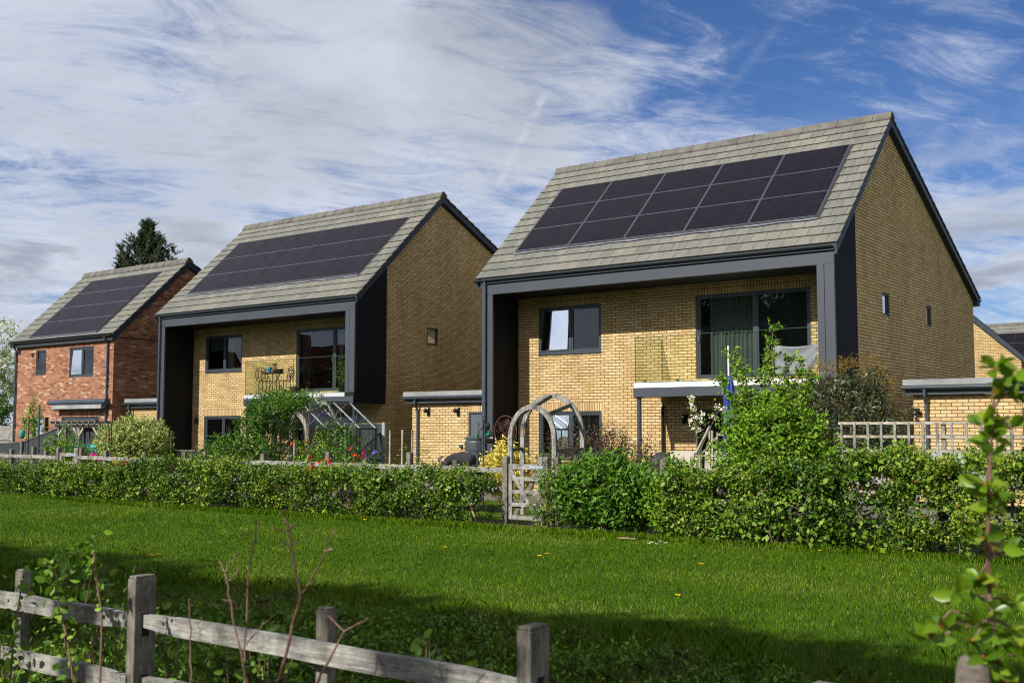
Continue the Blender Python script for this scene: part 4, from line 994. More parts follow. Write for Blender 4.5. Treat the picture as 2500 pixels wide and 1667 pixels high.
m = MB(); m.ball((-5.40, -4.98, 1.68), (.05, .05, .08)); m.build('feeder', M['dark'], P)
F = thing('bird_feeder', (-3.74, -6.0, 1.72), 'small black caged feeder hanging from the left leg of the bare arch', 'bird feeder')
m = MB(); m.cyl((-3.74, -6.0, 1.50), (-3.74, -6.0, 1.68), .035, n=10); c = m.build('seed_tube', M['seed'], F)
m = MB()
for k in range(10):
    a = 2 * pi * k / 10; m.tube([(-3.74 + .03 * cos(a), -6 + .03 * sin(a), 1.70), (-3.74 + .075 * cos(a), -6 + .075 * sin(a), 1.64), (-3.74 + .075 * cos(a), -6 + .075 * sin(a), 1.53), (-3.74 + .04 * cos(a), -6 + .04 * sin(a), 1.47)], .003, 4)
m.lathe([(.07, 0), (.05, .03), (.01, .05)], (-3.74, -6, 1.69), 12); m.tube([(-3.74, -6, 1.74), (-3.80, -5.9, 1.95), (-3.82, -5.7, 2.02)], .003, 4); m.build('cage', M['dark'], F)

def wheelie(x, y, mat, label):
    B = thing('wheeled_bin', (x, y, 0), label, 'bin', 'teal bins behind the pergola')
    m = MB(); m.hexa([(x - .19, y - .22, .03), (x + .19, y - .22, .03), (x + .19, y + .22, .03), (x - .19, y + .22, .03), (x - .25, y - .30, 1.08), (x + .25, y - .30, 1.08), (x + .25, y + .28, 1.08), (x - .25, y + .28, 1.08)]); m.build('body', M[mat], B, bevel=.02)
    m = MB(); m.hexa([(x - .27, y - .33, 1.085), (x + .27, y - .33, 1.085), (x + .27, y + .30, 1.085), (x - .27, y + .30, 1.085), (x - .24, y - .28, 1.17), (x + .24, y - .28, 1.17), (x + .24, y + .27, 1.19), (x - .24, y + .27, 1.19)]); m.build('lid', M[mat], B, bevel=.02)
    for s in (-1, 1):
        m = MB(); m.cyl((x + s * .20, y + .26, .12), (x + s * .25, y + .26, .12), .11, n=14); m.build('wheel', M['dark'], B)
wheelie(-22.05, -3.35 + .0, 'teal', 'teal wheeled bin, left one of two behind the pergola'); wheelie(-21.38, -3.35, 'teal', 'teal wheeled bin, right one of two behind the pergola')

def water_butt():
    x, y = -10.02, .50
    B = thing('water_butt', (x, y, 0), 'dark grey ribbed water butt in front of the garage door', 'water butt')
    m = MB(); n = 44; prof = [(.25, 0), (.30, .03), (.31, .9), (.305, 1.02)]
    base = len(m.v)
    for r, z in prof:
        for q in range(n):
            a = 2 * pi * q / n; rr = r * (1 - (.035 if q % 2 else 0) * (0.03 < z + .01 < 1.0)); m.v.append((x + rr * cos(a), y + rr * sin(a), z))
    for i in range(len(prof) - 1):
        for q in range(n): a0 = base + i * n + q; a1 = base + i * n + (q + 1) % n; m.face((a0, a1, a1 + n, a0 + n))
    m.build('body', M['butt'], B)
    m = MB(); m.lathe([(.33, 1.04), (.34, 1.10), (.34, 1.28), (.33, 1.32), (.30, 1.34)], (x, y, 0), 28); m.build('band', M['butt'], B)
    m = MB(); m.lathe([(.32, 1.345), (.33, 1.40), (.26, 1.46), (.02, 1.48)], (x, y, 0), 28); m.build('lid', M['butt'], B)
    m = MB(); m.tube([(x - .05, y - .31, .30), (x - .05, y - .38, .30), (x - .05, y - .40, .25)], .015, 8); m.build('tap', M['dark'], B)
water_butt()

# round scroll screen
D = thing('scroll_screen', (-7.75, -.9, 0), 'round rusty iron scrollwork screen against the dark cladding', 'garden ornament')
cx, cy, cz, R = -8.03, -.9, 1.59, .37
m = MB(); m.tube([(cx + R * .92 * cos(a), cy, cz + R * sin(a)) for a in np.linspace(0, 2 * pi, 40)], .012, 6, cap=False); m.tube([(cx, cy, cz - R), (cx, cy, 0)], .010, 6); m.build('rim', M['rust'], D)
m = MB()
random.seed(3)
for k in range(34):
    a0 = random.uniform(0, 2 * pi); rr = random.uniform(.06, .29); px, pz = cx + rr * cos(a0), cz + rr * sin(a0); q = random.uniform(0, 6); s = random.choice((-1, 1)); r0 = random.uniform(.05, .085)
    m.tube([(px + r0 * (1 - t / 9) * cos(q + s * t), cy, pz + r0 * (1 - t / 9) * sin(q + s * t)) for t in np.linspace(0, 6.5, 14)], .0045, 4)
m.build('scrolls', M['rust'], D)

# closed blue parasol
Pz = thing('garden_parasol', (-1.25, -2.5, 0), 'closed blue parasol on a white pole in front of the balcony slab', 'parasol')
m = MB(); m.cyl((-1.25, -2.5, 0), (-1.25, -2.5, 3.28), .017, n=10); m.build('pole', M['white_plastic'], Pz)
m = MB(); n = 16; base = len(m.v)
prof = [(.02, 2.68), (.075, 2.60), (.10, 2.3), (.085, 2.0), (.11, 1.6), (.13, 1.2), (.15, .85)]
for i, (r, z) in enumerate(prof):
    for q in range(n): a = 2 * pi * q / n + z * .3; rr = r * (1 + (.22 if q % 2 else -.12)); m.v.append((-1.25 + rr * cos(a), -2.5 + rr * sin(a), z))
for i in range(len(prof) - 1):
    for q in range(n): a0 = base + i * n + q; a1 = base + i * n + (q + 1) % n; m.face((a0, a1, a1 + n, a0 + n))
m.face([base + q for q in range(n)]); m.build('canopy', M['blue'], Pz)
m = MB(); m.lathe([(.24, 0), (.24, .05), (.06, .09), (.03, .3)], (-1.25, -2.5, 0), 20); m.build('base', M['concrete'], Pz)

# covered barbecue, chairs with throws, covered cold frame
B = thing('covered_barbecue', (-2.45, -3.0, 0), 'black domed cover over a barbecue beside the porch post', 'barbecue')
m = MB(); n = 18; base = 0; prof = [(.27, .35), (.30, .75), (.31, .95), (.24, 1.09), (.10, 1.17), (.01, 1.18)]
for i, (r, z) in enumerate(prof):
    for q in range(n): a = 2 * pi * q / n; rr = r * (1 + .05 * sin(q * 2.6 + i)); m.v.append((-2.45 + rr * cos(a), -3 + rr * sin(a), z))
for i in range(len(prof) - 1):
    for q in range(n): a0 = i * n + q; a1 = i * n + (q + 1) % n; m.face((a0, a1, a1 + n, a0 + n))
m.face(range((len(prof) - 1) * n, len(prof) * n)); m.build('cover', M['blackcover'], B)
for a in (0.5, 2.6, 4.7):
    m = MB(); m.cyl((-2.45 + .2 * cos(a), -3 + .2 * sin(a), .4), (-2.45 + .26 * cos(a), -3 + .26 * sin(a), 0), .012, n=6); m.build('leg', M['dark'], B)

def garden_chair(x, y, rz, label):
    C = thing('garden_chair', (x, y, 0), label, 'chair', 'wooden garden chairs with cream throws', rz)
    for sx in (-1, 1):
        m = MB(); m.box(sx * .24 - .02, sx * .24 + .02, -.24, -.20, 0, .44); m.build('leg', M['wood_z'], C, local=True)
        m = MB(); m.box(sx * .24 - .02, sx * .24 + .02, .20, .24, 0, 1.16); m.build('leg', M['wood_z'], C, local=True)
        m = MB(); m.box(sx * .24 - .025, sx * .24 + .025, -.26, .20, .64, .67); m.build('arm', M['wood_y'], C, local=True)
    m = MB(); m.box(-.26, .26, -.25, .20, .44, .47); m.build('seat', M['wood_x'], C, local=True)
    m = MB(); m.box(-.21, .21, .205, .235, .6, 1.15); m.build('backrest', M['wood_z'], C, local=True)
    m = MB(); nx = 14; prof = [(.30, .62), (.27, .9), (.25, 1.19), (.20, 1.195), (.175, .95), (.17, .7)]
    for i in range(nx + 1):
        u = -.27 + .54 * i / nx
        for k, (yy, zz) in enumerate(prof): m.v.append((u + .01 * sin(k * 2 + i), yy + .014 * sin(i * 1.3 + k), zz - (.06 * (i / nx) * (k == 0)) + .006 * sin(i)))
    q = len(prof)
    for i in range(nx):
        for k in range(q - 1): a = i * q + k; m.face((a, a + q, a + q + 1, a + 1))
    m.build('throw', M['cream'], C, smooth=True, local=True)
garden_chair(-1.93, -3.3, radians(8), 'wooden chair under a cream throw, left of a pair'); garden_chair(-1.35, -3.15, radians(-10), 'wooden chair under a cream throw, right of a pair')
B = thing('cold_frame', (3.85, -5, 0), 'grey sheet covered frame behind the trellis in front of the garage', 'cold frame')
m = MB(); m.hexa([(3.2, -5.4, .72), (4.5, -5.4, .72), (4.5, -4.6, .8), (3.2, -4.6, .8), (3.42, -5.1, 1.27), (4.30, -5.1, 1.27), (4.28, -4.8, 1.30), (3.45, -4.8, 1.30)]); m.build('cover', M['tarp'], B)
for x in (3.25, 4.45):
    for y in (-5.35, -4.65): m = MB(); m.box(x - .02, x + .02, y - .02, y + .02, 0, .75); m.build('leg', M['wood_z'], B)

# drying sheet over the balcony glass
m = MB(); nx, nz = 26, 16
for i in range(nx + 1):
    u = i / nx
    for j in range(nz + 1):
        v = j / nz
        drop = .70 - .50 * max(0, u - .72) * 2.2 - .06 * (1 - u)
        x = -1.37 + 1.0 * u - .12 * v * (1 - u) * -.4
        z = 3.46 - .05 * sin(pi * u) * (1 - v) - .03 * u - drop * v
        yb = -.012 - .02 * sin(v * 7 + u * 4) * (1 - abs(u - .5)) - .018 * sin(14 * (v - .75 * u * (1 - u) * 2)) * .6 - .03
        m.v.append((x, yb, z))
for i in range(nx):
    for j in range(nz): a = i * (nz + 1) + j; m.face((a, a + 1, a + nz + 2, a + nz + 1))
so = m.build('hanging_sheet', M['sheet'], None, smooth=True, fix=False); so.modifiers.new('t', 'SOLIDIFY').thickness = .004
tag(so, 'grey sheet drying over the glass balcony of the largest house', 'sheet')

# ------------------------------------------------------------------ balcony furniture (middle house)
Bc = Vector((-14.663, .504, 0))
def iron_chair(x, y, rz, label):
    C = thing('bistro_chair', (x, y, 2.716), label, 'chair', 'ornate black balcony chairs', rz)
    m = MB(); m.lathe([(.19, .44), (.20, .455), (.19, .465)], (0, 0, 0), 18); m.build('seat', M['dark'], C, local=True)
    for a in (.7, 2.4, 3.9, 5.5):
        m = MB(); m.tube([(.15 * cos(a), .15 * sin(a), .44), (.19 * cos(a), .19 * sin(a), .36), (.17 * cos(a), .17 * sin(a), .18), (.22 * cos(a), .22 * sin(a), 0)], [.014, .013, .010, .012], 6); m.build('leg', M['dark'], C, local=True)
    m = MB()
    m.tube([(-.17, .16, .44), (-.21, .2, .62), (-.20, .22, .78), (-.14, .22, .86), (-.05, .22, .90), (0, .22, .88), (.05, .22, .90), (.14, .22, .86), (.20, .22, .78), (.21, .2, .62), (.17, .16, .44)], .012, 6)
    for s in (-1, 1):
        m.tube([(0, .19, .46), (s * .10, .2, .58), (s * .13, .21, .70), (s * .06, .22, .80), (0, .22, .74)], .009, 5)
        m.tube([(0, .19, .50), (s * .05, .2, .62), (0, .21, .72)], .009, 5); m.tube([(s * .17, .18, .5), (s * .10, .2, .66), (s * .17, .21, .78)], .008, 5)
        for z in (.58, .68, .80): m.ball((s * .12, .215, z), (.035, .008, .022), 6, 4)
    m.tube([(0, .19, .46), (0, .22, .88)], .009, 5); m.build('backrest', M['dark'], C, local=True)
iron_chair(-19.19, 1.05, radians(75), 'ornate black chair left of the balcony table'); iron_chair(-18.22, 1.05, radians(-70), 'ornate black chair right of the balcony table')
T = thing('bistro_table', (-18.72, 1.0, 2.716), 'round black table on the balcony of the middle house', 'table')
m = MB(); m.lathe([(.36, .68), (.37, .69), (.37, .705), (.34, .71)], (0, 0, 0), 24); m.build('tabletop', M['dark'], T, local=True)
for a in (.4, 2.5, 4.6):
    m = MB(); m.tube([(.25 * cos(a), .25 * sin(a), .68), (.06 * cos(a), .06 * sin(a), .4), (.14 * cos(a), .14 * sin(a), .15), (.26 * cos(a), .26 * sin(a), 0)], [.014, .012, .012, .012], 6); m.build('leg', M['dark'], T, local=True)
pot(-18.90, .98, 3.427, .10, .17, 'sky_glaze', 'blue glazed pot on the balcony table')
m = MB(); m.lathe([(.06, 0), (.08, .05), (.05, .13), (.025, .17), (.02, .2)], (-18.64, .98, 3.427), 10); m.ball((-18.64, .98, 3.68), (.07, .05, .045)); m.tube([(-18.7, .98, 3.68), (-18.76, .98, 3.66)], [.02, .008], 6)
tag(m.build('bird_ornament', M['rust'], None), 'brown bird ornament on the balcony table', 'ornament')
m = MB(); m.box(-18.45, -18.3, .9, 1.05, 3.427, 3.53); tag(m.build('planter_box', M['dark'], None), 'small black box on the right of the balcony table', 'box')
P = thing('balcony_plant', (-15.62, 1.0, 2.716), 'bushy green potted plant on the right of the balcony', 'potted plant')
m = MB(); m.lathe([(.10, 0), (.14, .22), (.15, .22)], (-15.62, 1.0, 2.716), 12); m.build('pot', M['dark'], P)
c = rng.normal(size=(500, 3)) * [.09, .09, .20] + [-15.62, 1.0, 3.35]; leaves('foliage', c, .055, M['lf_green'], P)
m = MB(); m.tube([(-15.62, 1, 2.9), (-15.62, 1, 3.4)], .012, 5); m.build('stem', M['bark'], P)
m = MB(); m.lathe([(.10, 0), (.13, .08), (.10, .12), (.02, .13)], (-17.75, .72, 2.716), 12); tag(m.build('small_pot', M['terracotta'], None), 'low brown pot on the balcony floor right of the chairs', 'pot')

# willow screens on the left fence
def hurdle(x0, x1, z0, z1, y, label, lean=.12):
    m = MB(); x = x0
    while x < x1:
        t = random.uniform(-.02, .02); m.tube([(x, y + t, z0 + random.uniform(0, .05)), (x - lean + random.uniform(-.03, .03), y - t, z1 - random.uniform(0, .05))], .0065, 4); x += random.uniform(.035, .055)
    tag(m.build('willow_screen', M['palebark'], None), label, 'screen', 'willow screens behind the fence')
hurdle(-22.3, -18.1, .05, 1.02, -6.45, 'brown willow screen behind the fence left of the small gate')
hurdle(-16.5, -14.2, .3, .84, -6.72, 'slanting willow screen behind the fence right of the small gate', .22)
random.seed(21)
# ------------------------------------------------------------------ plants
def sprigs(P0, D, length, per, jit, curve=.0):
    K = len(P0); L = length * rng.uniform(.6, 1.25, K)
    t = rng.uniform(.0, 1, (K, per)); t = np.sort(t, 1)
    C = P0[:, None, :] + D[:, None, :] * (L[:, None] * t)[:, :, None]
    C[:, :, 2] -= curve * (t ** 2) * L[:, None]
    C += rng.normal(size=C.shape) * jit
    out = np.repeat(D, per, 0) * .6 + rng.normal(size=(K * per, 3)) * .5
    tint = np.repeat(rng.normal(0, .16, K), per) + rng.uniform(.15, .85, K * per) + (t.ravel() - .5) * .25
    return C.reshape(-1, 3), unit(out), np.clip(tint, 0, 1)

def bush(name, label, cat, base, c, r, K, per, L, mat, slen=.22, jit=.022, stems=10, stemmat='bark', aspect=.55, outline=.35, seed=0., low=.25, group=None, fine=False, droop=0., updir=.45, thick=.012, inner=.55):
    """base: ground point, c: crown centre, r: crown radii"""
    B = thing(name, base, label, cat, group)
    c = np.array(c, float); r = np.array(r, float)
    d = unit(rng.normal(size=(K * 2, 3))); rad = rng.uniform(inner, 1, K * 2) ** .6
    nz = clump_noise(d * 1.0, 2.2, seed) ; rad = rad * (1 + outline * nz * 1.6)
    P = c + d * rad[:, None] * r
    keep = (P[:, 2] > base[2] + low * .4) & (clump_noise(P, 4.5 / max(.5, r.mean()), seed + 9) > -.22)
    P = P[keep][:K]; d = d[keep][:K]
    dd = unit(d * [1, 1, .6] + [0, 0, updir] + rng.normal(size=d.shape) * .35)
    P = P - dd * slen * .5
    m = MB()
    idx = rng.choice(len(P), min(len(P), stems * 6), replace=False)
    for s in range(stems):
        a = 2 * pi * s / stems; root = Vector(base) + Vector((cos(a) * r[0] * .18, sin(a) * r[1] * .18, 0))
        tgt = Vector(P[idx[s]]); mid = root.lerp(tgt, .5) + Vector((random.gauss(0, .06), random.gauss(0, .06), .08)) * r.mean()
        m.tube([root, root.lerp(mid, .5) + Vector((random.gauss(0, .01), random.gauss(0, .01), 0)), mid, mid.lerp(tgt, .5), tgt], [thick, thick * .85, thick * .65, thick * .5, thick * .3], 5, cap=False)
        for k in range(5):
            t2 = Vector(P[idx[min(len(idx) - 1, stems + s * 5 + k)]])
            if (t2 - mid).length < r.max() * 1.1: m.tube([mid, mid.lerp(t2, .5) + Vector((0, 0, .03)), t2], [thick * .5, thick * .35, thick * .2], 4, cap=False)
    m.build('stems', M[stemmat], B)
    C, o, t = sprigs(P, dd, slen, per, jit)
    leaves('foliage', C, L, M[mat], B, aspect=aspect, out=o, tint=t, fine=fine, droop=droop)
    return B

def hedge(label, x0, x1, yc, dep, hf, dens, L, mat, seed=0., low=.06, twig_every=.16, gap=-.28, per=11, slen=.2, group='garden hedges'):
    H = thing('hedge', ((x0 + x1) / 2, yc((x0 + x1) / 2), 0), label, 'hedge', group)
    n = int((x1 - x0) * dens)
    x = rng.uniform(x0, x1, n); Y = np.array([yc(a) for a in x]); HH = np.array([hf(a) for a in x])
    s = rng.uniform(0, 1, n); face = rng.uniform(0, 1, n)
    y = np.empty(n); z = np.empty(n); nx = rng.normal(0, .25, n); ny = np.empty(n); nz_ = np.empty(n)
    fr = face < .56; tp = (face >= .56) & (face < .86); bk = face >= .86
    h = HH
    bulge = 1 - .35 * (1 - np.minimum(1, s * 3)) ** 2
    z[fr] = (low + (h[fr] - low) * s[fr]); y[fr] = Y[fr] - dep / 2 * bulge[fr]; ny[fr] = -1; nz_[fr] = .35
    z[bk] = (low + (h[bk] - low) * s[bk]); y[bk] = Y[bk] + dep / 2; ny[bk] = 1; nz_[bk] = .35
    z[tp] = h[tp]; y[tp] = Y[tp] + (s[tp] - .5) * dep; ny[tp] = (s[tp] - .5); nz_[tp] = 1
    P = np.stack([x, y, z], 1); Nn = unit(np.stack([nx, ny, nz_], 1))
    off = clump_noise(P, 1.6, seed) * .22 + clump_noise(P, 4.3, seed + 5) * .12 - rng.exponential(.07, n)
    P = P + Nn * off[:, None]
    keep = (clump_noise(P, 3.1, seed + 3) + .35 * clump_noise(P, 9, seed + 1) > gap) & (P[:, 2] > .02) & ((P[:, 2] > .22) | (rng.uniform(0, 1, n) < .65))
    P = P[keep]; Nn = Nn[keep]
    D = unit(Nn * .7 + [0, 0, .5] + rng.normal(size=Nn.shape) * .45)
    C, o, t = sprigs(P - D * slen * .6, D, slen, per, .022)
    # loose sprigs standing proud of the clipped top and face
    k2 = int((x1 - x0) * 26); xx_ = rng.uniform(x0, x1, k2); P2 = np.stack([xx_, np.array([yc(a) for a in xx_]) + rng.uniform(-dep * .55, dep * .3, k2), np.array([hf(a) for a in xx_]) * rng.uniform(.75, 1.02, k2)], 1)
    D2 = unit(np.stack([rng.normal(0, .35, k2), rng.normal(-.15, .3, k2), np.full(k2, 1.)], 1)); C2, o2, t2 = sprigs(P2, D2, .24, 11, .018)
    C = np.concatenate([C, C2]); o = np.concatenate([o, o2]); t = np.concatenate([t, t2 + .12])
    t = np.clip(t + clump_noise(C, .9, seed + 7) * .4, 0, .93); t[rng.uniform(0, 1, len(t)) < .02] = 1
    # patches where a coarser leaved plant grows through
    pk = int((x1 - x0) * 150); xb = rng.uniform(x0, x1, pk); P3 = np.stack([xb, np.array([yc(a) for a in xb]) - dep * .52 + rng.normal(0, .05, pk), rng.uniform(.05, .95, pk) * np.array([hf(a) for a in xb])], 1)
    kk = np.array([noise.noise(Vector((p[0] * .9 + seed, p[2] * 1.6, 4.4))) for p in P3]) > .16; P3 = P3[kk]; Cb = P3 + rng.normal(size=P3.shape) * .02; tb = rng.uniform(.55, .93, len(P3))
    m = MB(); xx = x0 + .05
    while xx < x1:
        hh = hf(xx) * random.uniform(.75, 1.04); y0 = yc(xx) + random.uniform(-.18, .1)
        if random.random() < .25: y0 = yc(xx) - dep * random.uniform(.1, .45)
        pts = [(xx, y0 + .1, 0)]; k = 5
        for i in range(1, k + 1): pts.append((xx + random.gauss(0, .05) + .05 * i * random.choice((-1, 1)) * .5, y0 + random.gauss(0, .05), hh * i / k))
        r0 = random.uniform(.006, .014); m.tube(pts, [r0 * (1 - .14 * i) for i in range(k + 1)], 5, cap=False)
        for i in range(2, k + 1):
            a = Vector(pts[i - 1])
            for q in range(2):
                e = a + Vector((random.gauss(0, .16), random.gauss(-.05, .12), random.uniform(.08, .3))); e.z = min(e.z, hf(xx) * 1.02)
                m.tube([a, a.lerp(e, .5) + Vector((random.gauss(0, .02), random.gauss(0, .02), .01)), e], [r0 * .5, r0 * .4, r0 * .25], 4, cap=False)
        xx += twig_every * random.uniform(.5, 1.5)
    m.build('stems', M['palebark'], H)
    LL = np.concatenate([L * rng.uniform(.55, 1.3, len(C)), L * rng.uniform(1.4, 2.1, len(Cb))]); C = np.concatenate([C, Cb]); o = np.concatenate([o, unit(rng.normal(size=Cb.shape) * .5 + [0, -.6, -.2])]); t = np.concatenate([t, tb])
    leaves('foliage', C, LL, M[mat], H, aspect=.66, out=o, tint=t)
    return H

def hl(x):   # height of the long clipped hedge
    a = .84 + .05 * noise.noise(Vector((x * .6, 1, 1))) + .03 * noise.noise(Vector((x * 2.2, 4, 1)))
    if -12.6 < x < -9.2: a += .07
    if x < -12.6: a -= .12 * min(1, (-12.6 - x) / 1.5)
    return a
hyc = lambda x: -7.98 + max(0, (-12 - x)) * .075 + .05 * sin(x * 1.3)
hedge('low clipped green hedge left of the small gate, before the red house', -24., -18.15, lambda x: -7.35, .62, lambda x: .61 + .05 * noise.noise(Vector((x, 0, 0))), 620, .056, 'lf_hedge', 1.5)
hedge('long clipped green hedge across the middle of the picture', -17.7, -3.12, hyc, .78, hl, 1000, .049, 'lf_hedge', 3.7, gap=-.08)
# right part: looser, taller hedging plants
hr = lambda x: (1.0 if x < 1.9 else 1.08 if x < 3.1 else 1.25) + .10 * noise.noise(Vector((x * 1.5, 7, 1)))
hedge('loose untrimmed hawthorn hedge below the trellis on the right', .45, 6.6, lambda x: -8.08 - .04 * x, .70, hr, 1300, .051, 'lf_hedge', 8.1, gap=-.18, twig_every=.22, slen=.22)
bush('hawthorn_bush', 'thin twiggy bush half hiding the five bar gate', 'bush', (-1.85, -8.15, 0), (-1.62, -8.1, .50), (.36, .28, .54), 330, 10, .046, 'lf_hedge', slen=.2, stems=9, stemmat='palebark', outline=.45, seed=2., updir=.7)
bush('elder_bush', 'broad leafy rich green bush right of the five bar gate', 'bush', (-.75, -8.05, 0), (-.72, -8.0, .60), (1.0, .45, .60), 1150, 9, .092, 'lf_elder', slen=.24, jit=.03, stems=14, aspect=.42, outline=.22, seed=5., updir=.35, droop=.2)
bush('thorn_bush', 'small airy bush between the elder and the long right hedge', 'bush', (.62, -8.15, 0), (.55, -8.1, .5), (.45, .3, .58), 700, 10, .055, 'lf_lime', slen=.22, stems=9, stemmat='palebark', outline=.4, seed=12.)
# tall lime shrub: dense body and open upper shoots
LS = bush('tall_shrub', 'tall lime green shrub rising above the balcony slab from the right hedge', 'shrub', (1.95, -7.75, 0), (1.95, -7.7, 1.35), (.90, .50, .76), 1950, 11, .056, 'lf_lime', slen=.22, stems=16, outline=.36, seed=20., updir=.5, thick=.018, inner=.35)
m = MB(); tips = []
for bx, tx, tz in ((1.5, 1.28, 2.72), (1.7, 1.52, 2.45), (1.85, 1.85, 2.85), (2.0, 2.02, 3.05), (2.1, 2.38, 2.55), (1.6, 1.12, 2.35), (1.75, 1.72, 2.55), (2.15, 2.55, 2.30), (1.9, 2.15, 2.6)):
    a = Vector((bx, -7.7, 1.5)); e = Vector((tx, -7.7 + random.gauss(0, .1), tz)); k = 7; pts = [a.lerp(e, i / k) + Vector((random.gauss(0, .015), random.gauss(0, .015), 0)) for i in range(k + 1)]
    m.tube(pts, [.010 * (1 - .1 * i) for i in range(k + 1)], 5, cap=False)
    for i in range(2, k + 1):
        for q in range(4):
            e2 = pts[i] + Vector((random.gauss(0, .11), random.gauss(0, .11), random.uniform(.0, .14))); m.tube([pts[i], e2], [.004, .002], 4, cap=False); tips.append((pts[i], e2))
m.build('upper_shoots', M['palebark'], LS)
P0 = np.array([list(a) for a, b in tips] * 2); Dv = np.array([list(b - a) for a, b in tips] * 2); C, o, t = sprigs(P0, unit(Dv + .01), .17, 9, .022)
leaves('shoot_foliage', C, .056, M['lf_lime'], LS, aspect=.6, out=o, tint=np.clip(t - .05, 0, 1))
# eucalyptus like evergreen
EU = bush('evergreen_shrub', 'dark grey green evergreen shrub with yellow tips beside the brick gable', 'shrub', (2.05, -5.0, 0), (2.05, -5.0, 1.75), (.82, .55, .82), 900, 12, .095, 'lf_dark', slen=.26, jit=.03, stems=12, aspect=.24, outline=.35, seed=31., droop=.9, thick=.016)
d = unit(rng.normal(size=(330, 3)) * [1, .7, .8] + [0, 0, .75]); P0 = np.array([2.05, -5.0, 1.8]) + d * np.array([.84, .55, .90]) * (1 + .25 * clump_noise(d, 2.2, 31.))[:, None]
C, o, t = sprigs(P0, unit(d * .5 + [0, 0, .8]), .20, 14, .02); leaves('new_tips', C, .032, M['lf_tip'], EU, aspect=.4, out=o, tint=t)
# dark red shrub, golden shrub
bush('red_leaved_shrub', 'dark red leaved shrub beneath the ground floor window of the largest house', 'shrub', (-3.1, -4.5, 0), (-3.1, -4.5, 1.05), (1.30, .6, .62), 900, 11, .042, 'lf_red', slen=.26, stems=16, outline=.45, seed=41., updir=.9, thick=.014)
bush('golden_shrub', 'bright yellow leaved shrub beside the bare arch', 'shrub', (-5.55, -4.1, 0), (-5.55, -4.1, .72), (.62, .5, .62), 620, 10, .060, 'lf_yellow', slen=.18, stems=10, outline=.2, seed=44.)
bush('variegated_shrub', 'round pale green and cream shrub before the dark cladding of the middle house', 'shrub', (-19.2, -3.7, 0), (-19.2, -3.7, 1.20), (1.36, .9, .76), 1600, 10, .078, 'lf_var', slen=.26, stems=14, outline=.16, seed=50., thick=.025)
# climbing plant over the arch and the shrub at its left foot
CP = thing('climbing_plant', (-10.9, -5.9, 0), 'green climbing plant smothering the arch by the greenhouse', 'climber')
n = 900; a = rng.uniform(.95, pi, n); P = np.stack([-10.55 + (.85 + rng.normal(0, .12, n)) * np.cos(a) - .25, rng.uniform(-6.2, -4.7, n), 1.55 + (.72 + rng.normal(0, .10, n)) * np.sin(a)], 1)
n2 = 500; P2 = np.stack([rng.normal(-11.25, .22, n2), rng.uniform(-6.2, -4.9, n2), rng.uniform(.2, 1.7, n2)], 1); n3 = 280; P3 = np.stack([rng.normal(-9.35, .22, n3), rng.uniform(-5.9, -4.7, n3), rng.uniform(.6, 1.75, n3)], 1)
n4 = 380; a4 = rng.uniform(1.05, pi + .3, n4); P4 = np.stack([-10.33 + (.74 + rng.normal(0, .09, n4)) * np.cos(a4), rng.uniform(-6.32, -5.98, n4), np.where(a4 > pi, rng.uniform(.7, 1.6, n4), 1.5 + .62 * np.sin(a4) + rng.normal(0, .07, n4))], 1)
P = np.concatenate([P, P2, P3, P4]); P = P[clump_noise(P, 2.6, 3.) > -.25]; D = unit(rng.normal(size=P.shape) + [0, -.3, .4]); C, o, t = sprigs(P, D, .22, 10, .03)
leaves('foliage', C, .062, M['lf_green'], CP, aspect=.55, out=o, tint=t)
m = MB(); mr = MB()
for k in range(26):
    x = random.choice((-11.2, -11.15, -9.6, -9.5)) + random.gauss(0, .06); y = random.choice((-6.05, -4.7, -5.4)); top = 1.5 + random.random() * .7
    (m if x < -10.4 else mr).tube([(x, y, 0), (x + random.gauss(0, .04), y, .5), (x + random.gauss(0, .06), y, 1.1), (x + random.gauss(0, .1), y + random.gauss(0, .1), top)], [.010, .009, .007, .004], 5, cap=False)
for k in range(14):
    x = random.uniform(-12.1, -11.2); m.tube([(x, -6, .6), (x - random.uniform(0, .3), -6 + random.gauss(0, .1), 1.3 + random.random() * .5)], [.005, .002], 4, cap=False)
m.build('stems', M['bark'], CP); mr.build('stems', M['bark'], CP)
bush('laurel_bush', 'glossy green bush at the left foot of the covered arch', 'bush', (-11.6, -6.5, 0), (-11.35, -6.55, .78), (1.15, .55, .70), 1000, 9, .072, 'lf_green', slen=.22, jit=.03, stems=12, outline=.25, seed=61.)
bush('bramble_bush', 'light bramble growth between the bushy arch and the hedge top', 'bush', (-9.1, -6.3, 0), (-9.0, -6.2, .85), (.75, .5, .55), 330, 9, .05, 'lf_lime', slen=.25, stems=10, outline=.4, seed=66., updir=.7)

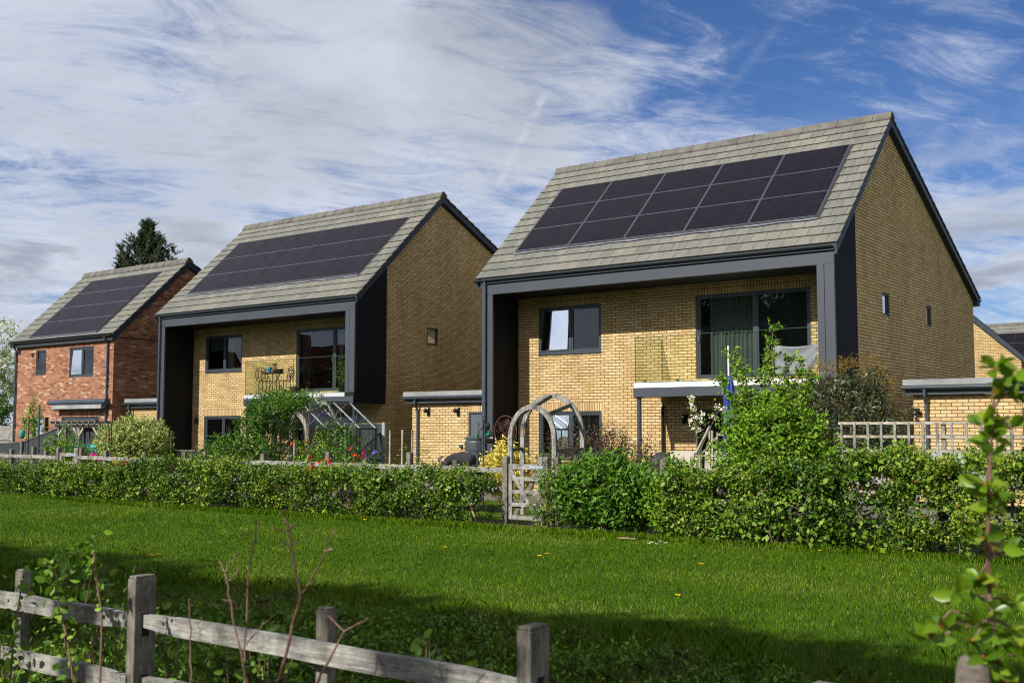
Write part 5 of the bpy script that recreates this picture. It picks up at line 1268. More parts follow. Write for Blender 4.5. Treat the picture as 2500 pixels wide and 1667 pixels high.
def blooms(name, label, cat, pts, petal, r, base_z=0., stemmat='lf_green', n=9, group=None, leafy=30, leafmat_='lf_green'):
    B = thing(name, (pts[0][0], pts[0][1], base_z), label, cat, group); m = MB()
    for p in pts: m.tube([(pts[0][0], p[1] + .03, base_z), (p[0], p[1] + .02, (p[2] + base_z) / 2), (p[0], p[1], p[2] - r * .3)], [.004, .004, .003], 4, cap=False)
    if len(pts) < 4:
        for p in pts: m = MB(); m.tube([(p[0] + .02, p[1] + .03, base_z), (p[0], p[1] + .02, (p[2] + base_z) / 2), (p[0], p[1], p[2] - r * .3)], [.004, .004, .003], 4, cap=False); m.build('stem', M['lf_green'], B)
    else: m.build('stems', M['lf_green'], B)
    for p in pts:
        Cc = np.tile(np.array(p, float), (n, 1)) + rng.normal(size=(n, 3)) * r * .25; oo = unit(rng.normal(size=(n, 3)) + [0, -.5, .4]); leaves('flower', Cc, r * 1.3, M[petal], B, aspect=.9, out=oo, outw=1.5)
    if leafy:
        Cc = np.concatenate([np.array(p) + rng.normal(size=(leafy, 3)) * [.06, .06, .10] - [0, 0, .15] for p in pts]); leaves('foliage', Cc, .05, M[leafmat_], B)
    return B
blooms('red_flowers', 'red flowers among the leaves at the foot of the covered arch', 'flowers', [(-9.85, -6.2, 1.31), (-9.63, -6.2, 1.22), (-9.50, -6.2, 1.16), (-9.42, -6.2, 1.33), (-9.30, -6.2, 1.05), (-9.22, -6.2, .96)], 'petal_red', .042)
blooms('red_flowers', 'red flowers just behind the fence left of the greenhouse', 'flowers', [(-8.35, -5.9, 1.22), (-8.25, -5.9, 1.08), (-8.10, -5.9, 1.04), (-8.25, -5.9, .93)], 'petal_red', .042)
blooms('red_flowers', 'red flowers spilling over the hedge top below the greenhouse', 'flowers', [(-7.78, -7.55, .93), (-7.74, -7.55, .86), (-7.55, -7.55, .97), (-7.32, -7.6, 1.01), (-7.20, -7.6, .95)], 'petal_red', .045, .3)
blooms('pink_flowers', 'magenta flowers in front of the greenhouse frame', 'flowers', [(-8.08, -5.8, 1.12), (-8.05, -5.8, 1.0)], 'petal_pink', .042)
blooms('mauve_flowers', 'mauve blue flowers in front of the greenhouse', 'flowers', [(-7.85, -5.7, 1.13), (-7.93, -5.7, 1.04)], 'petal_mauve', .05)
blooms('orange_flowers', 'yellow and red flowers behind the slanting willow screen', 'flowers', [(-15.95, -6.5, .86), (-15.85, -6.5, .78), (-15.1, -6.5, .88), (-14.95, -6.5, .84), (-14.8, -6.5, .88)], 'petal_yellow', .09, 0)
blooms('red_flowers', 'deep red flowers low behind the slanting willow screen', 'flowers', [(-15.80, -6.55, .70), (-15.5, -6.55, .72)], 'petal_red', .08, 0, leafy=0)
blooms('pink_flowers', 'pink flowers showing through the small gate', 'flowers', [(-17.35, -6.2, .93), (-17.15, -6.2, .92)], 'petal_pink', .09, 0)
AB = thing('apple_tree', (.2, -6.6, 0), 'young fruit tree carrying white blossom clusters in front of the garden door', 'tree')
m = MB(); m.tube([(.2, -6.6, 0), (.17, -6.6, .9), (.14, -6.6, 1.5), (.08, -6.6, 2.15)], [.018, .014, .01, .005], 6); m.tube([(.16, -6.6, 1.2), (.42, -6.6, 1.7), (.58, -6.6, 2.0)], [.008, .006, .004], 5); m.build('trunk', M['bark'], AB)
BP = np.array([(.071, -6.6, 2.131), (.055, -6.6, 2.031), (.09, -6.62, 1.94), (.14, -6.6, 1.811), (.22, -6.6, 1.731), (.03, -6.6, 1.74), (.10, -6.6, 1.65), (.507, -6.6, 1.978), (.614, -6.6, 1.925), (.44, -6.6, 1.81), (.19, -6.6, 1.60), (.24, -6.6, 1.86)])
Cc = np.repeat(BP, 26, 0) + rng.normal(size=(26 * len(BP), 3)) * .026; leaves('blossom', Cc, .034, M['petal_white'], AB, aspect=.9)
Cc = np.repeat(BP, 16, 0) + rng.normal(size=(16 * len(BP), 3)) * .06 - [0, 0, .02]; leaves('foliage', Cc, .045, M['lf_lime'], AB)
# strap leaved plant and small lily clumps by the hedge
m = MB()
for k in range(46):
    x = random.uniform(-18.9, -18.1); y = -7.75 + random.uniform(-.1, .1); lx, ly = random.gauss(0, .16), random.gauss(-.08, .1); h = random.uniform(.25, .5)
    for i in range(5):
        t = i / 4; w = .012 * (1 - t); m.v += [(x + lx * t - w, y + ly * t, h * (t * 1.4 - t * t * .75)), (x + lx * t + w, y + ly * t, h * (t * 1.4 - t * t * .75))]
    b = len(m.v) - 10
    for i in range(4): m.face((b + 2 * i, b + 2 * i + 1, b + 2 * i + 3, b + 2 * i + 2))
tag(m.build('strap_leaved_plant', M['lf_green'], None, fix=False), 'strap leaved plant at the end of the left hedge beside the small gate', 'plant')
bush('garden_shrub', 'small leafy plants inside the pergola', 'shrub', (-22.0, -4.2, 0), (-22.1, -4.2, .9), (.75, .3, .7), 260, 9, .07, 'lf_lime', slen=.25, stems=7, seed=71., outline=.4)
bush('garden_shrub', 'low green shrub above the fence just left of the small gate', 'shrub', (-19.0, -5.6, 0), (-18.9, -5.6, .85), (.7, .4, .32), 260, 9, .07, 'lf_green', slen=.2, stems=7, seed=74., outline=.3)
bush('climbing_rose', 'thin climber against the left end of the red house wall', 'climber', (-27.2, -2.2, 0), (-27.1, -2.2, 1.7), (.45, .25, .9), 170, 8, .08, 'lf_lime', slen=.3, stems=6, seed=78., outline=.5)
bush('garden_shrub', 'thin green plant standing by the fence before the garage wall', 'shrub', (-6.2, -6.0, 0), (-6.9, -5.5, .95), (.5, .3, .38), 60, 7, .045, 'lf_lime', slen=.2, stems=8, seed=80., outline=.6)
bush('garden_shrub', 'little green plant at the foot of the porch column', 'shrub', (-5.0, -3.5, 0), (-4.95, -3.5, .85), (.2, .2, .4), 60, 8, .06, 'lf_green', slen=.2, stems=4, seed=81.)

# ------------------------------------------------------------------ trees
def pine(x, y, top, base_h, rad, label, K=85, seed=1):
    random.seed(seed); P = thing('pine_tree', (x, y, 0), label, 'tree', 'pines beyond the houses')
    m = MB(); m.tube([(x, y, 0), (x + .1, y, top * .5), (x, y, top - .1)], [.22, .16, .03], 8); tips = []
    for k in range(K):
        z = base_h + (top - base_h) * (k / K) ** .9; f = (z - base_h) / (top - base_h); a = k * 2.4 + random.gauss(0, .3); R = rad * (math.sin(min(1, .30 + .9 * f) * pi) ** .55 * (1 - .62 * f) + .06) * random.uniform(.72, 1.12)
        p0 = Vector((x, y, z - .25)); p1 = p0 + Vector((cos(a) * R * .6, sin(a) * R * .6, R * .22)); p2 = p0 + Vector((cos(a) * R, sin(a) * R, R * .55 + .18))
        m.tube([p0, p1, p2], [.035, .025, .014], 5, cap=False)
        for t in (.4, .62, .8, 1.0):
            for q in range(3):
                b = p0.lerp(p1, min(1, t * 1.6)) if t < .6 else p1.lerp(p2, (t - .6) / .4); e = b + Vector((random.gauss(0, .16) + cos(a) * .06, random.gauss(0, .16) + sin(a) * .06, random.uniform(.16, .34)))
                m.tube([b, e], [.012, .008], 4, cap=False); tips.append((b, e))
    tips.append((Vector((x, y, top - .4)), Vector((x, y, top + .05))))
    m.build('trunk', M['bark'], P)
    P0 = np.array([list(a) for a, b in tips]); D = np.array([list(b - a) for a, b in tips]); K2 = len(P0); per = 40
    t = rng.uniform(.15, 1.05, (K2, per)); C = P0[:, None] + D[:, None] * t[:, :, None]; C = C.reshape(-1, 3)
    o = unit(np.repeat(unit(D), per, 0) * .9 + rng.normal(size=C.shape) * .5)
    leaves('crown', C, .125, M['lf_pine'], P, aspect=.18, out=o, outw=3.)
pine(-42.6, 13.0, 12.7, 9.6, 1.42, 'dark green pine rising behind the roof of the red house', 95, 5)
pine(-45.7, 13.6, 11.35, 8.4, .75, 'smaller pine tip just showing over the red roof ridge', 40, 9)
random.seed(31)

def tree(name, x, y, h, rad, crown_z, mat, label, K=900, per=12, L=.12, blos=None, slen=.45, group=None, stemmat='bark', outline=.35, seed=0., ry=1., br=1.):
    T = thing(name, (x, y, 0), label, 'tree', group); m = MB(); tips = []
    m.tube([(x, y, 0), (x + .06 * h * .1, y, crown_z * .5), (x, y + .05, crown_z)], [h * .022, h * .018, h * .014], 9, cap=False)
    for k in range(7): a = 2 * pi * k / 7; grow(m, (x, y, crown_z * random.uniform(.75, 1.05)), (cos(a), sin(a), 1.0), rad * br, h * .009, 2, tips, .6, .3, 4, 3, 5)
    m.build('trunk', M[stemmat], T)
    d = unit(rng.normal(size=(K * 2, 3))); rr = rng.uniform(.25, 1, K * 2) ** .5 * (1 + outline * 1.6 * clump_noise(d, 1.8, seed)); zc = (crown_z + h) / 2; rz = (h - crown_z) / 2 * 1.1
    P = np.array([x, y, zc]) + d * rr[:, None] * [rad, rad * ry, rz]; k = clump_noise(P, 1.3 / max(1, rad * .4), seed + 4) > -.12; P = P[k][:K]; d = d[k][:K]
    D = unit(d + [0, 0, .4] + rng.normal(size=d.shape) * .4); C, o, t = sprigs(P, D, slen, per, .05); leaves('crown', C, L, M[mat], T, out=o, tint=t)
    return T
tree('blossom_tree', -57.9, 11.5, 7.9, 2.9, 2.2, 'lf_blossom', 'tree in white blossom at the left edge of the picture', 1700, 12, .17, seed=3.)
tree('garden_tree', -61, 22, 7.0, 3.4, 1.0, 'lf_green', 'dark green tree behind the blossom tree at the left edge', 700, 12, .25, seed=4.)
tree('garden_tree', -50.5, 8.0, 3.4, 2.2, .4, 'lf_green', 'low leafy tree below the blossom tree at the left edge', 700, 12, .16, seed=6.)
# trees behind the photographer: they throw the shade over the near grass
for i, (x, y, h, r) in enumerate(((-13.5, -26.2, 8.6, 2.7), (-9.4, -25.7, 8.3, 2.4), (-5.6, -26.2, 8.9, 2.5), (-1.6, -25.9, 8.25, 2.4), (2.2, -26.3, 8.8, 2.5), (4.4, -26.4, 8.6, 1.9), (-18, -26.3, 8.6, 2.8))):
    tree('roadside_tree', x, y, h + .3, r, 7.2, 'lf_green', 'leafy roadside tree %s behind the photographer' % ('first second third fourth fifth sixth seventh eighth'.split()[i]), 1200, 11, .17, outline=.12, ry=.5, br=.45, seed=10. + i, group='trees behind the photographer')

# ------------------------------------------------------------------ near fence
NF = thing('post_and_rail_fence', (5.0, -19.7, 0), 'nearest weathered post and rail fence across the lower left corner', 'fence')
for x, y, h in ((1.75, -19.70, .93), (4.014, -19.70, .925), (6.269, -19.70, .925)):
    m = MB(); a, b = .030, .058
    z = [0, h - .012]; m.box(x - a, x + a, y - b, y + b, 0, h - .014)
    m.prism([(x - a + .004, y - b + .004), (x + a - .003, y - b + .005), (x + a - .005, y + b - .004), (x - a + .003, y + b - .004)], 'z', h - .014, h)
    m.build('post', M['wood2_z'], NF, bevel=.004)
    for zz in (.70, .42):
        m = MB(); m.box(x + .027, x + .0312, y - .018, y + .022, zz - .055, zz + .05); m.build('mortise', M['dark'], NF)
for x, h in ((2.86, .86), (5.17, .875)):
    m = MB(); m.box(x - .035, x + .035, -19.655, -19.60, 0, h - .01); m.box(x - .031, x + .031, -19.651, -19.604, h - .01, h); m.build('prick_post', M['wood2_z'], NF, bevel=.004)
for xa, xb, za, zb in ((1.78, 3.985, .70, .705), (4.043, 6.242, .715, .70)):
    for dz in (0, -.285):
        m = MB(); k = 9
        for i in range(k):   # slightly waved cleft edges, tapered into the mortise
            pass
        pr = []
        for i in range(k + 1):
            x = xa + (xb - xa) * i / k; e = .022 if i in (0, k) else 0
            pr.append((x, za + (zb - za) * i / k + dz + .041 - e * .6 + random.uniform(-.003, .003)))
        lo = [(x, z - .082 + (.026 if i in (0, k) else 0) + random.uniform(-.003, .003)) for i, (x, z) in enumerate(pr)]
        for i in range(k):
            q = [lo[i], lo[i + 1], pr[i + 1], pr[i]]; m.hexa([(a, -19.715, b) for a, b in q] + [(a, -19.680, b) for a, b in q])
        m.build('rail', M['wood_x'], NF)
m = MB(); m.lathe([(.047, 0), (.047, .90), (.044, .945), (.034, .972), (.012, .985)], (7.72, -19.64, 0), 18)
for i in range(len(m.v)): p = m.v[i]; k = 1 + .05 * noise.noise(Vector((p[0] * 30, p[1] * 30, p[2] * 8))); m.v[i] = (7.72 + (p[0] - 7.72) * k, -19.64 + (p[1] + 19.64) * k, p[2])
tag(m.build('round_post', M['stone'], None, smooth=True), 'rounded weathered timber post at the lower right corner', 'post')
m = MB(); m.box(7.26, 7.33, -19.66, -19.61, 0, .848); tag(m.build('short_post', M['wood_z'], None, bevel=.005), 'small post top just entering the bottom of the picture', 'post')

# ------------------------------------------------------------------ bare twigs and leafy stems near the camera
def twig(label, runs, r=.006, buds=True, mat='redstem'):
    T = thing('bare_sapling', (runs[0][0][0], runs[0][0][1], 0), label, 'sapling', 'bare red brown saplings by the near fence'); m = MB(); z0 = runs[0][0]
    m.tube([(z0[0] + .03, z0[1] + .04, 0), (z0[0] + .01, z0[1] + .01, z0[2] * .5), z0], [r * 1.2, r, r * .8], 7, cap=False)
    for i, run in enumerate(runs):
        rr = r * .78 if i == 0 else r * .5; pts = []
        for a, b in zip(run[:-1], run[1:]):
            a = Vector(a); b = Vector(b)
            for k in range(4): pts.append(a.lerp(b, k / 4) + Vector((random.gauss(0, .0025), random.gauss(0, .0025), random.gauss(0, .001))))
        pts.append(Vector(run[-1])); n = len(pts); m.tube(pts, [rr * (1 - .55 * k / n) for k in range(n)], 7)
        for k in range(2, n, 3): m.ball(pts[k] + Vector((random.uniform(-.003, .003), 0, 0)), (rr * .9, rr * .9, rr * 1.4), 6, 4)
    m.build('stems', M[mat], T); return T
twig('short single bare stem nearest the left post', [[(4.912, -20.1, .617), (4.899, -20.1, .784), (4.886, -20.1, .934)]], .0055)
twig('forked bare stem with a hooked tip, left of the straight one', [[(5.479, -20.3, .727), (5.461, -20.3, .763), (5.379, -20.3, .997), (5.35, -20.3, 1.099)], [(5.35, -20.3, 1.099), (5.315, -20.3, 1.136)], [(5.35, -20.3, 1.099), (5.374, -20.3, 1.13), (5.425, -20.3, 1.176)], [(5.379, -20.3, .997), (5.34, -20.3, 1.0)], [(5.36, -20.3, 1.06), (5.40, -20.3, 1.09), (5.425, -20.3, 1.115)]], .006)
twig('tall straight slender bare stem between two forked ones', [[(5.409, -20.25, .709), (5.399, -20.25, .828), (5.411, -20.25, 1.038), (5.448, -20.25, 1.217), (5.45, -20.25, 1.286)], [(5.448, -20.25, 1.20), (5.47, -20.25, 1.215)], [(5.405, -20.25, .84), (5.43, -20.2, .90), (5.50, -20.2, .95)]], .0055)
twig('tallest bare stem, forked like a Y, before the long rail', [[(5.688, -20.35, .764), (5.73, -20.35, .871), (5.791, -20.35, 1.056), (5.746, -20.35, 1.216), (5.725, -20.35, 1.282), (5.698, -20.35, 1.327)], [(5.791, -20.35, 1.056), (5.842, -20.35, 1.108), (5.902, -20.35, 1.211), (5.958, -20.35, 1.291)], [(5.725, -20.35, 1.264), (5.66, -20.35, 1.269)], [(5.725, -20.35, 1.264), (5.778, -20.35, 1.295)], [(5.742, -20.35, 1.218), (5.692, -20.35, 1.229)], [(5.742, -20.35, 1.218), (5.776, -20.35, 1.231)], [(5.902, -20.35, 1.211), (5.945, -20.35, 1.22)]], .0075)
twig('low bare forked stem crossing the middle post', [[(5.825, -20.3, .773), (5.849, -20.3, .811), (5.945, -20.3, .952), (5.869, -20.3, .996)], [(5.945, -20.3, .952), (6.0, -20.3, .978), (6.05, -20.3, 1.003)]], .006)

def leafy(name, label, runs, mat, L, per, r=.005, spread=.03, stem='redstem', cat='sapling', fine=True, aspect=.62, group=None, tend=0.):
    T = thing(name, (runs[0][0][0], runs[0][0][1], 0), label, cat, group); m = MB(); z0 = Vector(runs[0][0]); C = []
    m.tube([(z0.x + .02, z0.y + .02, 0), (z0.x, z0.y, z0.z * .5), z0], [r * 1.5, r * 1.2, r], 6, cap=False)
    for i, run in enumerate(runs):
        m.tube(run, [r * (1 - .12 * k) * (1 if i == 0 else .7) for k in range(len(run))], 7)
        for a, b in zip(run[:-1], run[1:]):
            a = Vector(a); b = Vector(b); n = max(1, int((b - a).length / .035))
            for k in range(n):
                if random.random() < .8: C += [a.lerp(b, k / n)] * per
        C += [Vector(run[-1])] * (per * 3)
    m.build('stem', M[stem], T)
    C = np.array([list(c) for c in C]); C += rng.normal(size=C.shape) * spread; leaves('foliage', C, L, M[mat], T, aspect=aspect, fine=fine, fold=.35)
    return T
leafy('leafy_sapling', 'leafy young sapling left of the big post, tips over the grass', [[(3.948, -20.0, .473), (3.889, -20.0, .66), (3.796, -20.0, .835), (3.757, -20.0, .943), (3.80, -20, 1.0), (3.901, -20.0, 1.046)], [(3.796, -20, .835), (3.86, -20, .93), (3.93, -20, .96)], [(3.757, -20, .943), (3.70, -20, .99)]], 'lf_weed', .046, 5, spread=.03, group='leafy saplings by the near fence')
leafy('leafy_sapling', 'slender leafy stem with pale top leaves in front of the grass', [[(4.229, -20.05, .808), (4.175, -20.05, .962), (4.147, -20.05, 1.101), (4.157, -20.05, 1.146)]], 'lf_lime', .036, 4, .004, .02, group='leafy saplings by the near fence')
leafy('leafy_sapling', 'tiny budding stem touching the top of the big post', [[(3.45, -19.3, .60), (3.40, -19.3, .93), (3.36, -19.3, .965)]], 'lf_lime', .022, 1, .0035, .012, group='leafy saplings by the near fence')
leafy('leafy_sapling', 'leafy stem crossing the rail at the far left edge', [[(3.425, -20.0, .50), (3.464, -20.0, .744), (3.497, -20.0, .880)]], 'lf_lime', .036, 5, .004, .03, group='leafy saplings by the near fence')

# plum sapling close to the camera on the right
PS = thing('plum_sapling', (7.92, -20.10, 0), 'out of focus plum sapling with bronze tipped leaves at the right edge', 'sapling')
S0 = [(7.95, -20.08, 0), (7.93, -20.09, .5), (7.92, -20.101, .981), (7.91, -20.111, 1.012), (7.903, -20.123, 1.073), (7.898, -20.135, 1.162), (7.895, -20.142, 1.212), (7.895, -20.15, 1.295), (7.901, -20.158, 1.409), (7.91, -20.162, 1.523), (7.921, -20.166, 1.647), (7.93, -20.169, 1.742)]
m = MB(); m.tube(S0, [.009, .008] + [.0065 - .00035 * k for k in range(10)], 8); m.tube([(7.901, -20.132, 1.152), (7.864, -20.161, 1.171), (7.819, -20.196, 1.181), (7.79, -20.214, 1.143)], [.004, .0035, .003, .002], 6)
SC = [(7.905, -20.15, 1.45), (7.915, -20.155, 1.58), (7.90, -20.14, 1.24), (7.87, -20.16, 1.15), (7.92, -20.12, 1.02)] + [(7.93, -20.169, 1.742), (7.96, -20.145, 1.723), (7.946, -20.151, 1.685), (7.901, -20.178, 1.618), (7.95, -20.14, 1.604), (7.913, -20.162, 1.542), (7.898, -20.166, 1.476), (7.91, -20.151, 1.418), (7.888, -20.161, 1.352), (7.925, -20.131, 1.328), (7.876, -20.161, 1.257), (7.836, -20.187, 1.219), (7.899, -20.136, 1.181), (7.942, -20.106, 1.2), (7.801, -20.205, 1.143), (7.777, -20.22, 1.114), (7.857, -20.161, 1.114), (7.896, -20.133, 1.124), (7.935, -20.105, 1.133), (7.904, -20.12, 1.057), (7.875, -20.144, 1.076), (7.944, -20.093, 1.076)]
CC = []; OO = []
SC = SC[5:] + SC[:5]
for i, p in enumerate(SC):
    q = min(S0[2:], key=lambda s: (Vector(s) - Vector(p)).length); m.tube([q, Vector(q).lerp(Vector(p), .6) + Vector((0, 0, .004)), p], [.003, .0025, .0018], 5)
    k = random.choice((7, 8, 9)) if i > 2 else 12
    for j in range(k):
        a = 2 * pi * j / k + random.random(); o = Vector((cos(a), sin(a), random.uniform(-.3, .9))).normalized(); CC.append(Vector(p) + o * .004); OO.append(o)
m.build('stem', M['redstem'], PS)
leaves('foliage', np.array([list(c) for c in CC]), .049, M['lf_near'], PS, aspect=.54, out=np.array([list(c) for c in OO]), outw=4, fold=.35, fine=True, tint=rng.beta(1.7, 2.3, len(CC)))
for p in SC[::2]: m = MB(); m.ball(p, .0038, 7, 5); m.build('red_bud', M['petal_red'], PS)

# ------------------------------------------------------------------ grass
def blades(name, label, n, xr, yr, h, w, mat, thin=8., zf=None, lean=.35, keepf=None):
    x = rng.uniform(*xr, n); y = rng.uniform(*yr, n)
    d = np.hypot(x - 8.58, y + 22.92); k = rng.uniform(0, 1, n) < np.minimum(1, (thin / d) ** 1.4)
    if keepf is not None: k &= keepf(x, y)
    x, y, d = x[k], y[k], d[k]; n = len(x); s = np.clip(d / 9, 1, 2.2)
    hh = h * rng.uniform(.5, 1.3, n) * (zf(x, y) if zf is not None else 1); ww = w * rng.uniform(.7, 1.4, n) * s; a = rng.uniform(0, 2 * pi, n); l = rng.normal(0, lean, (n, 2)) * hh[:, None]
    dx, dy = np.cos(a) * ww / 2, np.sin(a) * ww / 2; Z = np.zeros(n)
    V = np.stack([np.stack([x - dx, y - dy, Z - .01], 1), np.stack([x + dx, y + dy, Z - .01], 1), np.stack([x + dx * .6 + l[:, 0] * .35, y + dy * .6 + l[:, 1] * .35, hh * .6], 1), np.stack([x + l[:, 0], y + l[:, 1], hh], 1), np.stack([x - dx * .6 + l[:, 0] * .35, y - dy * .6 + l[:, 1] * .35, hh * .6], 1)], 1).reshape(-1, 3)
    cl = np.array([noise.noise(Vector((p * .8, q * .8, 0))) * .22 + noise.noise(Vector((p * .22, q * .3, 7))) * .3 + noise.noise(Vector((p * 2.7, q * 2.7, 3))) * .18 for p, q in zip(x, y)])
    t = np.clip(rng.beta(1.1, 1.5, n) + cl, 0, 1)
    o = np_mesh(name, V, np.arange(5 * n).reshape(n, 5), 5, M[mat], None, np.repeat(t, 5)); tag(o, label, 'grass', kind='stuff'); return o
blades('lawn_grass', 'short green mown grass of the lawn', 620000, (-22, 8.5), (-18.5, -8.0), .035, .0048, 'blade', 9., keepf=lambda x, y: (y < -8.3 + np.maximum(0, -12 - x) * .09))
blades('rough_grass', 'longer rough grass along the near fence', 120000, (-4, 8.5), (-20.6, -14.6), .075, .0045, 'blade', 9., lean=.5, keepf=lambda x, y: (np.array([noise.noise(Vector((p * .9, q * .9, 3))) for p, q in zip(x, y)]) + (-15.6 - y) * .35 > .05))
blades('dry_grass', 'dry straw coloured grass in the rough strip', 60000, (-3, 8.5), (-20.6, -15.2), .075, .0045, 'drygrass', 9., lean=.9, keepf=lambda x, y: np.array([noise.noise(Vector((p * 1.3, q * 1.3, 9))) for p, q in zip(x, y)]) + (-16.2 - y) * .25 > -.02)
# tufts against the hedge foot
blades('hedge_foot_grass', 'grass tufts at the foot of the hedge', 50000, (-22, 7), (-8.75, -8.05), .09, .006, 'blade', 20., keepf=lambda x, y: np.abs(y + 8.42 - np.maximum(0, -12 - x) * .085) < .2)
# broad weeds in the rough strip
K = 1500; x = rng.uniform(1.2, 8.2, K); y = rng.uniform(-19.9, -15.8, K); h = np.array([.16 + .30 * max(0, noise.noise(Vector((a * .8, b * .8, 5))) + .25) for a, b in zip(x, y)]) * np.where(x < 4.9, 1.0, .55) * np.clip((-14.9 - y) / 2.4, .25, 1.3)
P0 = np.stack([x, y, np.zeros(K)], 1); D = unit(np.stack([rng.normal(0, .3, K), rng.normal(0, .3, K), np.ones(K)], 1)); L = h
t = rng.uniform(.25, 1, (K, 9)); C = (P0[:, None] + D[:, None] * (L[:, None] * t)[:, :, None] + rng.normal(size=(K, 9, 3)) * .03).reshape(-1, 3); C[:, 2] = np.maximum(C[:, 2], .01)
tag(leaves('ground_weeds', C, .045, M['lf_weed'], None, aspect=.5, fine=False), 'nettles and broad leaved weeds growing by the near fence', 'weeds', kind='stuff')
def weedclump(x, y, h, r, n, L, mat, label, name='weed_clump'):
    W = thing(name, (x, y, 0), label, 'weeds', 'weed clumps by the near fence'); m = MB(); C = []
    for k in range(n):
        a = random.uniform(0, 2 * pi); e = Vector((x + cos(a) * r * random.random(), y + sin(a) * r * random.random(), h * random.uniform(.6, 1.1))); b = Vector((x + random.gauss(0, r * .3), y + random.gauss(0, r * .3), 0))
        m.tube([b, b.lerp(e, .5) + Vector((random.gauss(0, .02), random.gauss(0, .02), .02)), e], [.004, .003, .002], 5, cap=False)
        for q in range(11): C.append(list(b.lerp(e, .25 + .75 * q / 10) + Vector((random.gauss(0, .022), random.gauss(0, .022), random.gauss(0, .012)))))
    m.build('stems', M['redstem'], W); leaves('foliage', np.array(C), L, M[mat], W, aspect=.6, fine=True, fold=.3)
for i, (x, y, h, r, n, L, mt, l) in enumerate([
    (3.3, -19.45, .82, .30, 20, .055, 'lf_lime', 'leafy weeds behind the rail at the lower left corner'),
    (3.75, -19.35, .70, .28, 16, .050, 'lf_weed', 'leafy weeds behind the rails between the left posts'),
    (4.45, -19.35, .62, .26, 14, .055, 'lf_weed', 'weeds just right of the big left post'),
    (5.6, -19.2, .55, .25, 12, .060, 'lf_weed', 'broad leaved weeds behind the middle of the long rail'),
    (5.05, -18.6, .50, .30, 12, .055, 'lf_lime', 'pale green weeds behind the long rail near the bare stems'),
    (3.0, -19.9, .62, .25, 16, .060, 'lf_lime', 'weeds in front of the lower rail at the left edge'),
    (5.35, -19.15, .72, .10, 6, .060, 'lf_lime', 'small leafy shoots beside the thin middle post'),
    (2.2, -18.6, .62, .35, 18, .055, 'lf_weed', 'taller weeds beyond the fence at the left edge'),
    (5.9, -18.3, .36, .22, 9, .06, 'lf_lime', 'low pale leaved weed in the rough grass left of the right post')]):
    weedclump(x, y, h, r, n, L, mt, l)
# dandelions and daisies
DL = [(.62, -11.68), (.57, -11.45), (3.13, -9.07), (2.59, -11.26), (3.54, -13.59), (-4.39, -11.29), (-.93, -11.62), (-4.93, -8.99)]
def lawn_flower(name, cat, x, y, z, r, mat, label, group, n=26):
    F = thing(name, (x, y, 0), label, cat, group); m = MB(); m.tube([(x, y, 0), (x + .005, y, z)], [.002, .0018], 4); m.build('stem', M['lf_green'], F)
    a = np.linspace(0, 2 * pi, n, endpoint=False); o = np.stack([np.cos(a), np.sin(a), np.full(n, .5)], 1); leaves('petals', np.tile([x, y, z], (n, 1)) + o * .002, r, M[mat], F, aspect=.35, out=o, outw=20)
for i, (x, y) in enumerate(DL): lawn_flower('dandelion', 'flower', x, y, .075, .030, 'petal_yellow', 'single yellow dandelion in the mown lawn', 'dandelions on the lawn')
for i, (x, y) in enumerate(((-2.75, -14.82), (-2.65, -14.85), (-2.71, -14.74))): lawn_flower('dandelion', 'flower', x, y, .14, .034, 'petal_yellow', 'yellow dandelion, one of three close together above the big post', 'three dandelions above the big post')
for i, (x, y) in enumerate(((.84, -9.36), (.9, -9.38), (1.04, -9.54), (.89, -9.18), (.93, -9.55), (1.06, -9.33))): lawn_flower('daisy', 'flower', x, y, .07, .024, 'petal_white', 'white daisy in the small cluster before the right hedge', 'daisies before the right hedge', 16)
m = MB(); m.tube([(-.05, -8.75, .03), (.08, -8.72, .035), (.22, -8.70, .03)], .012, 6); tag(m.build('fallen_stick', M['palebark'], None), 'pale fallen stick on the lawn edge below the broad green bush', 'stick')
# ------------------------------------------------------------------ person bending over the border
def skin_mesh(name, nodes, edges, mat, parent, sub=2):
    me = bpy.data.meshes.new(name); bm = bmesh.new(); ly = bm.verts.layers.skin.verify(); vs = []
    for i, (p, r) in enumerate(nodes):
        v = bm.verts.new(p); r = r if hasattr(r, '__len__') else (r, r); v[ly].radius = r; v[ly].use_root = (i == 0); vs.append(v)
    for a, b in edges: bm.edges.new((vs[a], vs[b]))
    bm.to_mesh(me); bm.free(); me.materials.append(mat)
    o = bpy.data.objects.new(name, me); COL.objects.link(o); o.parent = parent
    s = o.modifiers.new('skin', 'SKIN'); s.use_smooth_shade = True
    d = o.modifiers.new('sub', 'SUBSURF'); d.levels = sub; d.render_levels = sub
    return o
PX, PY = -5.72, -5.0
PE = thing('person', (PX, PY, 0), 'person in a black t-shirt bending over behind the fence, head down', 'person')
N_ = [((-.04, 0, .80), (.045, .045)), ((-.18, 0, .975), (.10, .11)), ((-.38, 0, 1.0), (.10, .125)), ((-.57, 0, .985), (.09, .12)), ((-.68, 0, .985), .055), ((-.76, 0, .985), (.07, .065)), ((-.86, 0, .965), (.095, .085)), ((-.94, 0, .925), (.085, .075)), ((-.90, 0, .86), (.045, .05)), ((-.955, 0, .855), .018)]
E_ = [(0, 1), (1, 2), (2, 3), (3, 4), (4, 5), (5, 6), (6, 7), (7, 8), (7, 9)]
